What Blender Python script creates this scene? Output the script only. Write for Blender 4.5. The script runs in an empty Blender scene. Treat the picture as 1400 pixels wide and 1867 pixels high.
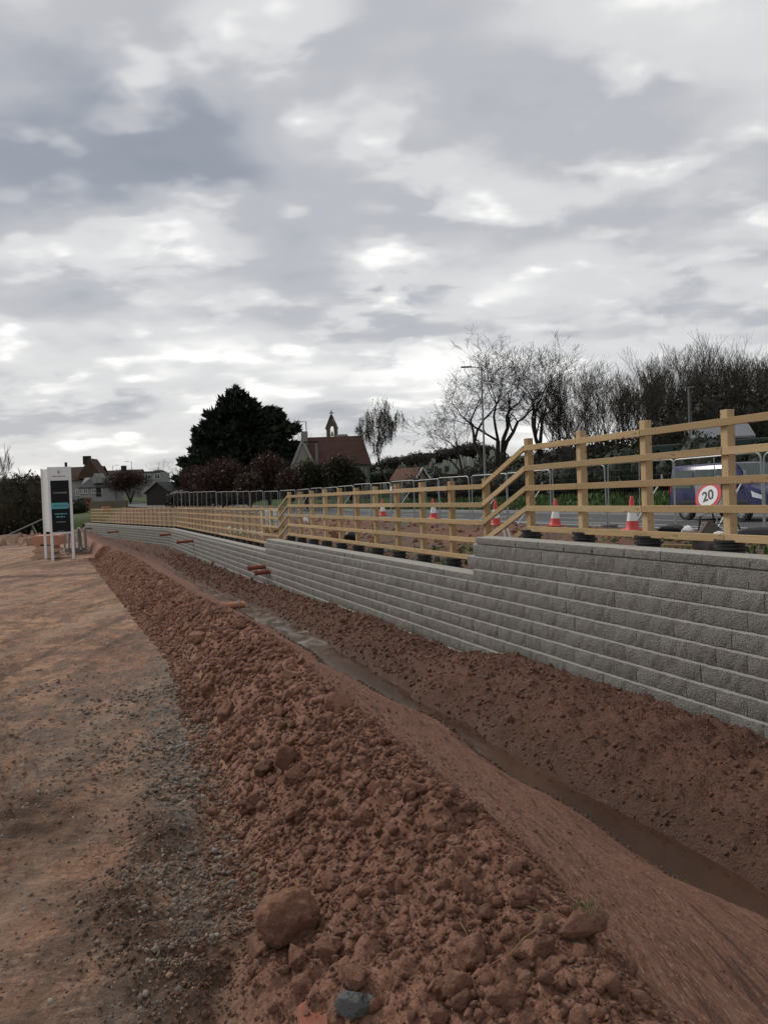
import bpy, bmesh, math, random
import numpy as np
from mathutils import Vector, Matrix, noise as mnoise

# ------------------------------------------------------------------ camera
scene = bpy.context.scene
COL = scene.collection
F_PX, CX, CY = 1455.0, 700.0, 933.5            # focal length and centre in photo pixels
PIT, ROLL = math.radians(1.1885), math.radians(2.2)
EYE = Vector((0, 0, 1.6))
_U = Vector((0, math.sin(PIT), math.cos(PIT)))
_F = Vector((0, math.cos(PIT), -math.sin(PIT)))
_R = Vector((1, 0, 0))
_c, _s = math.cos(ROLL), math.sin(ROLL)
cam_d = bpy.data.cameras.new('camera')
cam_d.sensor_fit = 'VERTICAL'
cam_d.sensor_height = 24.0
cam_d.lens = 24.0 * F_PX / 1867.0
cam_d.clip_start, cam_d.clip_end = 0.05, 5000
cam = bpy.data.objects.new('camera', cam_d)
COL.objects.link(cam)
_X, _Y, _Z = _R * _c - _U * _s, _R * _s + _U * _c, -_F
cam.matrix_world = Matrix(((_X.x, _Y.x, _Z.x, EYE.x), (_X.y, _Y.y, _Z.y, EYE.y), (_X.z, _Y.z, _Z.z, EYE.z), (0, 0, 0, 1)))
scene.camera = cam


def ray(px, py):
    x, y = (px - CX) / F_PX, -(py - CY) / F_PX
    return _R * (x * _c + y * _s) + _U * (-x * _s + y * _c) + _F


def at_y(px, py, Y):
    r = ray(px, py)
    return EYE + r * (Y / r.y)


def at_z(px, py, z):
    r = ray(px, py)
    return EYE + r * ((z - EYE.z) / r.z)


# ------------------------------------------------------------------ world: overcast sky
SUN_AZ, SUN_EL = math.radians(-52), math.radians(38)    # azimuth from +Y towards +X
world = bpy.data.worlds.new('World')
scene.world = world
world.use_nodes = True
wt = world.node_tree
wt.nodes.clear()


def wn(t, **k):
    n = wt.nodes.new(t)
    for a, b in k.items():
        setattr(n, a, b)
    return n


def wl(a, b):
    wt.links.new(a, b)


def wmath(op, a, b=None, c=None):
    n = wn('ShaderNodeMath', operation=op)
    for i, v in enumerate((a, b, c)):
        if v is None:
            continue
        if isinstance(v, (int, float)):
            n.inputs[i].default_value = v
        else:
            wl(v, n.inputs[i])
    return n.outputs[0]


def build_sky():
    out = wn('ShaderNodeOutputWorld')
    bg = wn('ShaderNodeBackground')
    wl(bg.outputs[0], out.inputs[0])
    sky = wn('ShaderNodeTexSky', sky_type='NISHITA', sun_disc=False)
    sky.sun_elevation, sky.sun_rotation = SUN_EL, SUN_AZ
    sky.air_density, sky.dust_density = 1.0, 2.0
    tc = wn('ShaderNodeTexCoord')
    sep = wn('ShaderNodeSeparateXYZ')
    wl(tc.outputs['Generated'], sep.inputs[0])
    x, y, z = sep.outputs
    # cloud deck seen in perspective: direction projected on a high plane
    zz = wmath('ADD', wmath('MAXIMUM', z, 0.0), 0.25)
    comb = wn('ShaderNodeCombineXYZ')
    wl(wmath('DIVIDE', x, zz), comb.inputs[0])
    wl(wmath('DIVIDE', y, zz), comb.inputs[1])
    def fbm(scale, detail, rough, off, dist=0.3):
        mp = wn('ShaderNodeMapping')
        mp.inputs['Location'].default_value = off
        mp.inputs['Scale'].default_value = (1.0, 1.25, 1)
        wl(comb.outputs[0], mp.inputs[0])
        n = wn('ShaderNodeTexNoise')
        n.inputs['Scale'].default_value = scale
        n.inputs['Detail'].default_value = detail
        n.inputs['Roughness'].default_value = rough
        n.inputs['Distortion'].default_value = dist
        wl(mp.outputs[0], n.inputs['Vector'])
        return n.outputs['Fac']
    big = fbm(1.0, 3, 0.5, (3.1, 1.7, 0))
    mid = fbm(2.7, 3, 0.42, (7.4, 2.2, 0), 0.0)
    fine = fbm(7.0, 4, 0.5, (1.2, 9.2, 0))
    brk = fbm(5.2, 3, 0.45, (4.7, 6.1, 0), 0.0)
    # azimuth / elevation for the larger banks of cloud
    az = wmath('ARCTAN2', x, y)
    el = wmath('ARCSINE', z)
    ae = wn('ShaderNodeCombineXYZ')
    wl(wmath('ADD', az, wmath('MULTIPLY', wmath('SUBTRACT', mid, 0.5), 0.30)), ae.inputs[0])
    wl(wmath('ADD', el, wmath('MULTIPLY', wmath('SUBTRACT', fine, 0.5), 0.12)), ae.inputs[1])
    val = wmath('ADD', wmath('MULTIPLY', wmath('SUBTRACT', big, 0.5), 0.75),
                wmath('MULTIPLY', wmath('SUBTRACT', mid, 0.5), 0.72))
    val = wmath('ADD', val, wmath('MULTIPLY', wmath('SUBTRACT', fine, 0.5), 0.13))
    bk = wn('ShaderNodeMapRange', interpolation_type='SMOOTHSTEP')
    bk.inputs[1].default_value, bk.inputs[2].default_value = 0.50, 0.84
    bk.inputs[3].default_value, bk.inputs[4].default_value = 0.0, 0.42
    wl(brk, bk.inputs[0])
    val = wmath('ADD', val, bk.outputs[0])
    low = wn('ShaderNodeMapRange', interpolation_type='SMOOTHSTEP')
    low.inputs[1].default_value, low.inputs[2].default_value = 0.02, 0.30
    low.inputs[3].default_value, low.inputs[4].default_value = 0.12, 0.0
    wl(el, low.inputs[0])
    val = wmath('ADD', wmath('ADD', val, 0.54), low.outputs[0])
    lumps = [  # px, py, half width, half height, amount
        (20, 190, 480, 200, -0.13), (420, 270, 330, 120, -0.10), (720, 590, 330, 62, -0.24),
        (90, 760, 260, 60, -0.17), (1050, 240, 430, 150, -0.10), (1290, 560, 260, 60, -0.12),
        (330, 350, 90, 40, 0.14), (480, 20, 220, 70, 0.22), (200, 450, 170, 80, 0.19), (370, 440, 130, 70, 0.20),
        (790, 320, 250, 50, 0.18), (680, 490, 190, 70, 0.12), (980, 350, 240, 50, 0.12), (470, 620, 330, 60, 0.10),
        (1080, 640, 380, 60, 0.10), (250, 660, 380, 55, 0.06), (600, 690, 500, 80, 0.08), (1230, 340, 300, 50, 0.07),
        (1000, 60, 500, 90, 0.02), (700, 160, 380, 90, -0.03)]
    for (px, py, hw, hh, amt) in lumps:
        d = ray(px, py).normalized()
        mp = wn('ShaderNodeMapping', vector_type='TEXTURE')
        mp.inputs['Location'].default_value = (math.atan2(d.x, d.y), math.asin(d.z), 0)
        mp.inputs['Rotation'].default_value = (0, 0, ROLL)
        mp.inputs['Scale'].default_value = (hw / F_PX, hh / F_PX, 1)
        wl(ae.outputs[0], mp.inputs[0])
        ln = wn('ShaderNodeVectorMath', operation='LENGTH')
        wl(mp.outputs[0], ln.inputs[0])
        mr = wn('ShaderNodeMapRange', interpolation_type='SMOOTHERSTEP')
        mr.inputs[1].default_value, mr.inputs[2].default_value = 1.15, 0.0
        mr.inputs[3].default_value, mr.inputs[4].default_value = 0.0, amt
        wl(ln.outputs['Value'], mr.inputs[0])
        val = wmath('ADD', val, mr.outputs[0])
    ramp = wn('ShaderNodeValToRGB')
    cr = ramp.color_ramp
    cr.interpolation = 'EASE'
    cr.elements[0].position, cr.elements[0].color = 0.02, (0.150, 0.182, 0.230, 1)
    cr.elements[1].position, cr.elements[1].color = 0.96, (0.86, 0.855, 0.83, 1)
    for p, c in ((0.25, (0.235, 0.258, 0.300)), (0.46, (0.392, 0.400, 0.425)), (0.66, (0.565, 0.565, 0.568))):
        e = cr.elements.new(p)
        e.color = (*c, 1)
    wl(val, ramp.inputs[0])
    mix = wn('ShaderNodeMix', data_type='RGBA')
    mix.inputs[0].default_value = 0.93
    skm = wn('ShaderNodeVectorMath', operation='SCALE')
    skm.inputs['Scale'].default_value = 0.07
    wl(sky.outputs[0], skm.inputs[0])
    wl(skm.outputs[0], mix.inputs[6])
    wl(ramp.outputs[0], mix.inputs[7])
    wl(mix.outputs[2], bg.inputs[0])
    bg.inputs[1].default_value = 1.0


build_sky()
sun_d = bpy.data.lights.new('sun', 'SUN')
sun_d.energy, sun_d.angle, sun_d.color = 1.5, math.radians(11), (1.0, 0.96, 0.9)
sun = bpy.data.objects.new('sun', sun_d)
COL.objects.link(sun)
_sd = Vector((math.sin(SUN_AZ) * math.cos(SUN_EL), math.cos(SUN_AZ) * math.cos(SUN_EL), math.sin(SUN_EL)))
sun.rotation_euler = _sd.to_track_quat('Z', 'Y').to_euler()
vs = scene.view_settings
vs.view_transform, vs.look, vs.exposure, vs.gamma = 'Standard', 'None', 0.38, 1.0
vs.use_curve_mapping = False
scene.render.film_transparent = False
scene.cycles.max_bounces = 6
scene.cycles.use_denoising = True

rnd = random.Random(7)
rng = np.random.default_rng(11)

# ------------------------------------------------------------------ site coordinates
TH1, TH2, SW, TB = math.radians(20.878), math.radians(29.6), 5.80, 56.7   # wall headings, wall offset, bend
D1, N1 = np.array([-math.sin(TH1), math.cos(TH1)]), np.array([math.cos(TH1), math.sin(TH1)])
D2 = np.array([-math.sin(TH2), math.cos(TH2)])
BEND = SW * N1 + TB * D1


def sst(a, b, x):
    u = np.clip((np.asarray(x, float) - a) / (b - a), 0, 1)
    return u * u * (3 - 2 * u)


def P2(s, t):
    """site coordinates (s to the right of the camera across the wall, t along it) to world x, y"""
    s, t = np.broadcast_arrays(np.asarray(s, float), np.asarray(t, float))
    a = TH1 + (TH2 - TH1) * sst(47, 66, t)
    t1, t2 = np.minimum(t, TB), np.maximum(t - TB, 0)
    cx = SW * N1[0] + t1 * D1[0] + t2 * D2[0]
    cy = SW * N1[1] + t1 * D1[1] + t2 * D2[1]
    return cx + (s - SW) * np.cos(a), cy + (s - SW) * np.sin(a)


def W(s, t, z):
    x, y = P2(s, t)
    return Vector((float(x), float(y), z))


def heading(t):
    return TH1 + (TH2 - TH1) * float(sst(47, 66, t))


def to_st(p):
    return p[0] * N1[0] + p[1] * N1[1], p[0] * D1[0] + p[1] * D1[1]


# vectorised gradient noise
_perm = rng.permutation(512)
_perm = np.concatenate([_perm, _perm, _perm])
_ga = rng.uniform(0, 2 * math.pi, 1600)
_gx, _gy = np.cos(_ga), np.sin(_ga)


def pn(x, y):
    xi, yi = np.floor(x).astype(int), np.floor(y).astype(int)
    xf, yf = x - xi, y - yi
    xi &= 511
    yi &= 511
    u, v = xf * xf * xf * (xf * (xf * 6 - 15) + 10), yf * yf * yf * (yf * (yf * 6 - 15) + 10)
    def g(ax, ay, dx, dy):
        h = _perm[_perm[ax & 511] + (ay & 511)]
        return _gx[h] * dx + _gy[h] * dy
    a, b = g(xi, yi, xf, yf), g(xi + 1, yi, xf - 1, yf)
    c, d = g(xi, yi + 1, xf, yf - 1), g(xi + 1, yi + 1, xf - 1, yf - 1)
    return (a + (b - a) * u) * (1 - v) + (c + (d - c) * u) * v


def fbm(x, y, sc, octv=4, gain=0.5, off=0.0):
    r, a, f = 0, 1.0, sc
    for i in range(octv):
        r = r + a * pn(x * f + 17.3 * i + off, y * f - 9.1 * i + off * 1.7)
        a *= gain
        f *= 2.03
    return r


def billow(x, y, sc, octv=4, gain=0.55, off=0.0):
    r, a, f = 0, 1.0, sc
    for i in range(octv):
        r = r + a * (np.abs(pn(x * f + 11.3 * i + off, y * f - 5.1 * i + off * 1.3)) * 2)
        a *= gain
        f *= 2.1
    return r


T_ = [0, 2.5, 3.0, 4.3, 5.6, 8.4, 13.5, 25, 40, 60, 95]
foot = lambda t: np.interp(t, T_, [.25, .35, .60, .70, .82, 0.97, .80, .42, .1, -.5, -1.5])
crest = lambda t: np.interp(t, [0, 1.6, 2.2, 3, 5, 8, 13, 20, 28, 40, 60, 95], [1.12, 1.2, 1.30, 1.36, 1.44, 1.50, 1.32, 1.1, .55, .1, -.3, -.6])
crest_h = lambda t: np.interp(t, [0, 3, 6, 9, 14, 25, 34, 42, 52], [.36, .38, .40, .38, .36, .38, .36, .30, .12])
wat_z = lambda t: -1.05 - .012 * np.minimum(t, 38)
wat_l = lambda t: 3.72 + 0.07 * np.sin(t * .9) + .05 * np.sin(t * 2.3 + 1) - .2 * sst(4.2, 2.6, t) if False else 3.72 + 0.06 * np.sin(t * .9) + .05 * np.sin(t * 2.3 + 1)
wat_r = lambda t: np.interp(t, [0, 4, 5.5, 6.4, 8, 10, 12, 14, 19, 23, 31, 45], [4.0, 4.06, 4.14, 4.0, 4.14, 4.14, 4.28, 4.34, 4.5, 4.25, 4.0, 3.9]) + .03 * np.sin(t * 3.1)
base_z = lambda t: np.interp(t, [0, 5.5, 8.5, 9.8, 10.6, 12.1, 15.4, 21, 33, 51, 95], [-.73, -.74, -.76, -.79, -.86, -1.06, -.98, -1.15, -1.4, -1.48, -1.3])


def low_ground(s, t, wx, wy, detail=True):
    """height of the haul path, spoil mound, trench and far bank, and their masks"""
    sf, sc, hc = foot(t), crest(t), crest_h(t)
    wob = 0.12 * fbm(wx, wy, 1.1, 3, off=3.0)
    sf = sf + wob
    sc = sc + 0.5 * wob
    swl, swr, zw = wat_l(t) + .20, wat_r(t) - .02 + .05 * fbm(wx, wy, 1.8, 3, off=77), wat_z(t)
    fill = sst(36, 47, t)
    u = np.clip((s - sf) / (sc - sf), 0, 1)
    z_m = hc * (1 - (1 - u) ** 1.7)
    v = np.clip((s - sc) / (swl - sc), 0, 1)
    bedz = zw - 0.045 + (.45 - .2 * sst(7, 12, t)) * .085 * fbm(wx * .8, wy * .8, 1.6, 3, off=44)
    far_z = np.where(True, bedz * (1 - fill) + (base_z(t) + .1) * fill, 0)
    z_b = hc + (far_z - hc) * (v + 0.035 * np.sin(v * math.pi))
    w = np.clip((s - swr) / (SW - swr), 0, 1)
    zb = base_z(t) + .02 * np.sin(t * 2.1) + .03 * fbm(wx, wy, 1.5, 2, off=8)
    z_r = far_z + (zb - far_z) * (1 - (1 - w) ** 2.6) + 0.05 * np.sin(w * math.pi) + .07 * sst(0, .10, s - swr) * sst(.9, .2, w) * (1 - fill)
    z = np.where(s < sc, z_m, np.where(s < swl, z_b, np.where(s < swr, far_z, z_r)))
    z = z + 0.03 * fbm(wx, wy, .35, 3, off=1)
    on_mound = np.clip(sst(-.02, .2, (s - sf)) * sst(.16, -.14, s - sc), 0, 1)
    on_bank = sst(-.06, .16, s - sc) * sst(.02, -.12, s - swl) * (1 - .8 * fill)
    on_far = np.maximum(sst(0, .14, s - swr), fill * sst(0, .4, s - sc))
    on_path = 1 - sst(-.1, .15, s - sf)
    dark = 0 * z
    # moist heaps left by the bucket on the path
    for (px, py, rx, ry, h) in ((290, 1530, .17, .42, .05), (225, 1680, .15, .35, .045), (330, 1790, .2, .3, .07), (60, 1500, .3, .5, .02), (420, 1620, .1, .2, .02)):
        c = at_z(px, py, 0)
        cs, ct = to_st(c)
        q = np.exp(-(((s - cs) / rx) ** 2 + ((t - ct) / ry) ** 2) * 1.2)
        dark = np.maximum(dark, q * (0.6 + 1.2 * np.clip(fbm(wx, wy, 4, 3, off=4) + .3, 0, 1)))
        z = z + h * q
    if detail:
        fade = np.clip(10 / np.maximum(t, 1), 0.25, 1)
        rough = billow(wx, wy, 3.2, 5, .55, 2.0)
        z = z + on_mound * (0.050 * (rough - .7) + .04 * (billow(wx, wy, 1.5, 2, .5, 14.0) - .45) + .028 * (billow(wx, wy, 9, 4, .6, 5) - .7)) * np.clip(fade * 1.4, 0, 1)
        far_l = billow(wx, wy, 2.6, 5, .55, 6.0)
        z = z + on_far * np.maximum(sst(0, .25, s - swr), fill) * (1 + 1.6 * sst(14, 34, t)) * (0.055 * (far_l - .75) + .045 * (billow(wx, wy, 9, 4, .6, 3.0) - .7))
        z = z + on_bank * (0.010 * fbm(s * 3.4 + t * .6, t * 1.0, 3.0, 4, .6, 7.0) + .012 * fbm(wx, wy, 1.4, 2, off=9))
        # tracked-plant ripples along the path
        lane = sst(.1, .45, fbm(s * 1.3, t * .25, .8, 2, off=12.5) + .12)
        rip = np.sin((t + .15 * np.sin(s * 2.2)) * 2 * math.pi / .17 + 2.5 * fbm(wx, wy, .9, 2, off=2.2))
        rip = np.sign(rip) * np.abs(rip) ** .6
        z = z + on_path * (.018 * np.exp(-((s + .62) / .38) ** 4 - ((t - 4.9) / 1.3) ** 4) * rip + (lane * .016 + .030 * np.exp(-((s + .75) / .22) ** 4) + .018 * np.exp(-((s + 2.35) / .24) ** 4)) * rip * sst(22, 7, t) + .018 * fbm(wx, wy, 5, 5, .65, 3.3) + .016 * fbm(s * 4.0, t * 11.0, 1.0, 4, .6, 5.5) * sst(14, 5, t) + .03 * fbm(wx, wy, .8, 3, .5, 4.1))
        rut = np.exp(-((s + .75) / .3) ** 2) + np.exp(-((s + 2.35) / .3) ** 2) + .8 * np.exp(-((s + 4.6) / .3) ** 2)
        z = z - on_path * rut * .035 + on_path * .02 * (billow(wx, wy, 2.2, 4, .55, 33) - .7)
    return z, on_path, on_mound, on_bank, on_far, np.clip(dark, 0, 1)


# ------------------------------------------------------------------ mesh helpers
def link(o, parent=None):
    COL.objects.link(o)
    if parent is not None:
        o.parent = parent
    return o


def mesh_np(name, V, Fc, mat=None, smooth=False, attrs=None):
    """V (n,3), Fc (m,k) with constant k"""
    me = bpy.data.meshes.new(name)
    V = np.ascontiguousarray(V, np.float32)
    Fc = np.ascontiguousarray(Fc, np.int32)
    m, k = Fc.shape
    me.vertices.add(len(V))
    me.vertices.foreach_set('co', V.ravel())
    me.loops.add(m * k)
    me.loops.foreach_set('vertex_index', Fc.ravel())
    me.polygons.add(m)
    me.polygons.foreach_set('loop_start', np.arange(0, m * k, k, dtype=np.int32))
    me.polygons.foreach_set('loop_total', np.full(m, k, np.int32))
    if smooth:
        me.polygons.foreach_set('use_smooth', np.ones(m, bool))
    for an, av in (attrs or {}).items():
        a = me.attributes.new(an, 'FLOAT', 'POINT')
        a.data.foreach_set('value', np.ascontiguousarray(av, np.float32).ravel())
    me.update(calc_edges=True)
    me.validate()
    if mat:
        me.materials.append(mat)
    return me


def obj(name, me, parent=None, loc=None):
    o = bpy.data.objects.new(name, me)
    if loc is not None:
        o.location = loc
    return link(o, parent)


def tag(o, label=None, cat=None, group=None, kind=None):
    if label:
        o['label'] = label
    if cat:
        o['category'] = cat
    if group:
        o['group'] = group
    if kind:
        o['kind'] = kind
    return o


def thing(name, label, cat, loc=(0, 0, 0), rz=0.0, group=None):
    o = bpy.data.objects.new(name, None)
    o.empty_display_size = .2
    o.location = loc
    o.rotation_euler = (0, 0, rz)
    link(o)
    return tag(o, label, cat, group)


def copy_tree(o, parent=None):
    c = o.copy()
    link(c)
    c.parent = parent
    for ch in list(o.children):
        copy_tree(ch, c)
    return c


class MB:
    """collects simple shapes into one mesh"""
    def __init__(self):
        self.v, self.f = [], []

    def add(self, vs, fs):
        b = len(self.v)
        self.v += [tuple(p) for p in vs]
        self.f += [tuple(i + b for i in q) for q in fs]
        return self

    def box(self, c, size, rot=None, bev=0.0):
        x, y, z = (a / 2 for a in size)
        c = Vector(c)
        if bev <= 0:
            vs = [Vector((sx * x, sy * y, sz * z)) for sz in (-1, 1) for sx, sy in ((-1, -1), (1, -1), (1, 1), (-1, 1))]
            fs = [(3, 2, 1, 0), (4, 5, 6, 7), (0, 1, 5, 4), (1, 2, 6, 5), (2, 3, 7, 6), (3, 0, 4, 7)]
        else:
            bm = bmesh.new()
            bmesh.ops.create_cube(bm, size=1)
            for q in bm.verts:
                q.co = Vector((q.co.x * 2 * x, q.co.y * 2 * y, q.co.z * 2 * z))
            bmesh.ops.bevel(bm, geom=list(bm.edges), offset=bev, segments=1, profile=.5, affect='EDGES')
            bm.verts.index_update()
            vs = [q.co.copy() for q in bm.verts]
            fs = [tuple(q.index for q in p.verts) for p in bm.faces]
            bm.free()
        if rot is not None:
            vs = [rot @ p for p in vs]
        return self.add([p + c for p in vs], fs)

    def tube(self, pts, r, n=6, cap=True):
        pts = [Vector(p) for p in pts]
        rs = r if isinstance(r, (list, tuple)) else [r] * len(pts)
        b = len(self.v)
        up = Vector((0, 0, 1))
        pa = None
        for i, p in enumerate(pts):
            d = (pts[min(i + 1, len(pts) - 1)] - pts[max(i - 1, 0)]).normalized()
            if pa is None:
                ref = up if abs(d.z) < .9 else Vector((1, 0, 0))
                pa = d.cross(ref).normalized()
            else:
                pa = (pa - d * pa.dot(d)).normalized()
            pb = d.cross(pa)
            for k in range(n):
                a = 2 * math.pi * k / n
                self.v.append(tuple(p + (pa * math.cos(a) + pb * math.sin(a)) * rs[i]))
        for i in range(len(pts) - 1):
            for k in range(n):
                k2 = (k + 1) % n
                self.f.append((b + i * n + k, b + i * n + k2, b + (i + 1) * n + k2, b + (i + 1) * n + k))
        if cap:
            self.f.append(tuple(b + k for k in range(n))[::-1])
            e = b + (len(pts) - 1) * n
            self.f.append(tuple(e + k for k in range(n)))
        return self

    def lathe(self, prof, n=16, c=(0, 0, 0), rot=None):
        """prof: list of (radius, z)"""
        b = len(self.v)
        c = Vector(c)
        for (r, z) in prof:
            for k in range(n):
                a = 2 * math.pi * k / n
                p = Vector((r * math.cos(a), r * math.sin(a), z))
                if rot is not None:
                    p = rot @ p
                self.v.append(tuple(p + c))
        for i in range(len(prof) - 1):
            for k in range(n):
                k2 = (k + 1) % n
                self.f.append((b + i * n + k, b + i * n + k2, b + (i + 1) * n + k2, b + (i + 1) * n + k))
        return self

    def prism(self, poly, y0, y1, axis='y'):
        """poly of (a,b) extruded; axis y: (x,z) polygon from y0 to y1; axis x: (y,z)"""
        n = len(poly)
        if axis == 'y':
            vs = [(a, y0, c) for a, c in poly] + [(a, y1, c) for a, c in poly]
        elif axis == 'x':
            vs = [(y0, a, c) for a, c in poly] + [(y1, a, c) for a, c in poly]
        else:
            vs = [(a, c, y0) for a, c in poly] + [(a, c, y1) for a, c in poly]
        fs = [tuple(range(n)), tuple(range(2 * n - 1, n - 1, -1))]
        fs += [(i, i + n, (i + 1) % n + n, (i + 1) % n)[::-1] for i in range(n)]
        return self.add(vs, fs)

    def mesh(self, name, mat=None, smooth=False, off=None):
        me = bpy.data.meshes.new(name)
        vs = self.v if off is None else [(a - off[0], b - off[1], c - off[2]) for a, b, c in self.v]
        me.from_pydata(vs, [], self.f)
        bm = bmesh.new()
        bm.from_mesh(me)
        bmesh.ops.recalc_face_normals(bm, faces=bm.faces)
        bm.to_mesh(me)
        bm.free()
        if smooth:
            me.polygons.foreach_set('use_smooth', [True] * len(me.polygons))
            if smooth != 'all':
                try:
                    me.set_sharp_from_angle(angle=math.radians(40))
                except Exception:
                    pass
        if mat:
            me.materials.append(mat)
        return me

    def build(self, name, mat, parent=None, smooth=False, world=False, loc=None):
        off = parent.location if (world and parent is not None) else None
        return obj(name, self.mesh(name, mat, smooth, off), parent, loc)


# ------------------------------------------------------------------ materials
class NT:
    def __init__(self, name):
        self.m = bpy.data.materials.new(name)
        self.m.use_nodes = True
        self.t = self.m.node_tree
        self.b = self.t.nodes['Principled BSDF']
        self.out = self.t.nodes['Material Output']
        self._tc = None

    def n(self, t, **k):
        x = self.t.nodes.new(t)
        for a, b in k.items():
            setattr(x, a, b)
        return x

    def l(self, a, b):
        self.t.links.new(a, b)

    def val(self, sock, v):
        if isinstance(v, (int, float)):
            sock.default_value = v
        elif isinstance(v, (tuple, list)):
            sock.default_value = (*v, 1) if len(v) == 3 and sock.type == 'RGBA' else v
        else:
            self.l(v, sock)

    def coord(self, kind='Object', scale=(1, 1, 1), rot=(0, 0, 0), loc=(0, 0, 0)):
        if kind == 'World':
            g = self.n('ShaderNodeNewGeometry').outputs['Position']
        else:
            if self._tc is None:
                self._tc = self.n('ShaderNodeTexCoord')
            g = self._tc.outputs[kind]
        mp = self.n('ShaderNodeMapping')
        mp.inputs['Scale'].default_value = scale
        mp.inputs['Rotation'].default_value = rot
        mp.inputs['Location'].default_value = loc
        self.l(g, mp.inputs[0])
        return mp.outputs[0]

    def noise(self, vec, scale, detail=4, rough=.55, dist=0.0, color=False):
        x = self.n('ShaderNodeTexNoise')
        x.inputs['Scale'].default_value = scale
        x.inputs['Detail'].default_value = detail
        x.inputs['Roughness'].default_value = rough
        x.inputs['Distortion'].default_value = dist
        self.l(vec, x.inputs['Vector'])
        return x.outputs['Color' if color else 'Fac']

    def voro(self, vec, scale, feature='F1', out='Distance', rand=1.0):
        x = self.n('ShaderNodeTexVoronoi', feature=feature)
        x.inputs['Scale'].default_value = scale
        x.inputs['Randomness'].default_value = rand
        self.l(vec, x.inputs['Vector'])
        return x.outputs[out]

    def ramp(self, fac, stops, interp='LINEAR'):
        x = self.n('ShaderNodeValToRGB')
        x.color_ramp.interpolation = interp
        e = x.color_ramp.elements
        while len(e) < len(stops):
            e.new(.5)
        for el, (p, c) in zip(e, stops):
            el.position = p
            el.color = (c, c, c, 1) if isinstance(c, (int, float)) else (*c, 1)
        self.l(fac, x.inputs[0])
        return x.outputs[0]

    def mix(self, fac, a, b, mode='MIX'):
        x = self.n('ShaderNodeMix', data_type='RGBA', blend_type=mode)
        self.val(x.inputs[0], fac)
        self.val(x.inputs[6], a)
        self.val(x.inputs[7], b)
        return x.outputs[2]

    def math(self, op, a, b=None, clamp=False):
        x = self.n('ShaderNodeMath', operation=op, use_clamp=clamp)
        self.val(x.inputs[0], a)
        if b is not None:
            self.val(x.inputs[1], b)
        return x.outputs[0]

    def attr(self, name):
        x = self.n('ShaderNodeAttribute')
        x.attribute_name = name
        return x.outputs['Fac']

    def rand(self):
        return self.n('ShaderNodeObjectInfo').outputs['Random']

    def bump(self, h, strength=.5, dist=.01, prev=None):
        x = self.n('ShaderNodeBump')
        x.inputs['Strength'].default_value = strength
        x.inputs['Distance'].default_value = dist
        self.l(h, x.inputs['Height'])
        if prev is not None:
            self.l(prev, x.inputs['Normal'])
        return x.outputs[0]

    def done(self, color=None, rough=None, normal=None, metal=None, spec=None, **k):
        if color is not None:
            self.val(self.b.inputs['Base Color'], color)
        if rough is not None:
            self.val(self.b.inputs['Roughness'], rough)
        if normal is not None:
            self.l(normal, self.b.inputs['Normal'])
        if metal is not None:
            self.b.inputs['Metallic'].default_value = metal
        if spec is not None:
            self.b.inputs['Specular IOR Level'].default_value = spec
        for a, v in k.items():
            self.val(self.b.inputs[a], v)
        return self.m


def plain(name, c, rough=.6, var=.12, scale=6.0, metal=0.0, bump=0.0, spec=.4, dirt=None):
    """a painted or moulded surface: base colour with slight mottling, wear and grain"""
    t = NT(name)
    v = t.coord('Object')
    n1 = t.noise(v, scale, 5, .6)
    lo = tuple(max(0, a * (1 - var)) for a in c)
    hi = tuple(min(1, a * (1 + var)) for a in c)
    col = t.ramp(n1, [(.3, lo), (.7, hi)])
    if dirt:
        n2 = t.noise(v, scale * .4, 6, .7)
        col = t.mix(t.ramp(n2, [(.5, 0.0), (.75, .7)]), col, dirt)
    nr = t.ramp(t.noise(v, scale * 3, 3), [(.2, max(0, rough - .08)), (.8, min(1, rough + .08))])
    nm = t.bump(t.noise(v, scale * 8, 4), bump, .004) if bump else None
    return t.done(col, nr, nm, metal, spec)


M = {}


def soil_colors(t, v, moist):
    """reddish marl: returns colour from broad and fine noise"""
    a = t.noise(v, .7, 4, .6, .4)
    b = t.noise(v, 5, 6, .65)
    c = t.noise(v, 38, 5, .7)
    d = t.noise(v, 120, 4, .75)
    col = t.ramp(a, [(.3, (0.241, 0.112, 0.073)), (.5, (0.304, 0.152, 0.100)), (.72, (0.360, 0.196, 0.133))])
    col = t.mix(t.ramp(b, [(.35, .0), (.68, .7)]), col, (0.180, 0.092, 0.067))
    col = t.mix(t.ramp(c, [(.5, 0.), (.72, .55)]), col, (0.457, 0.277, 0.194))
    col = t.mix(t.ramp(c, [(.28, .6), (.44, 0.)]), col, (0.120, 0.059, 0.041))
    col = t.mix(t.ramp(d, [(.55, 0.), (.7, .5)]), col, (0.498, 0.323, 0.232))
    col = t.mix(t.ramp(d, [(.32, .5), (.45, 0.)]), col, (0.097, 0.051, 0.038))
    return col


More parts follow.
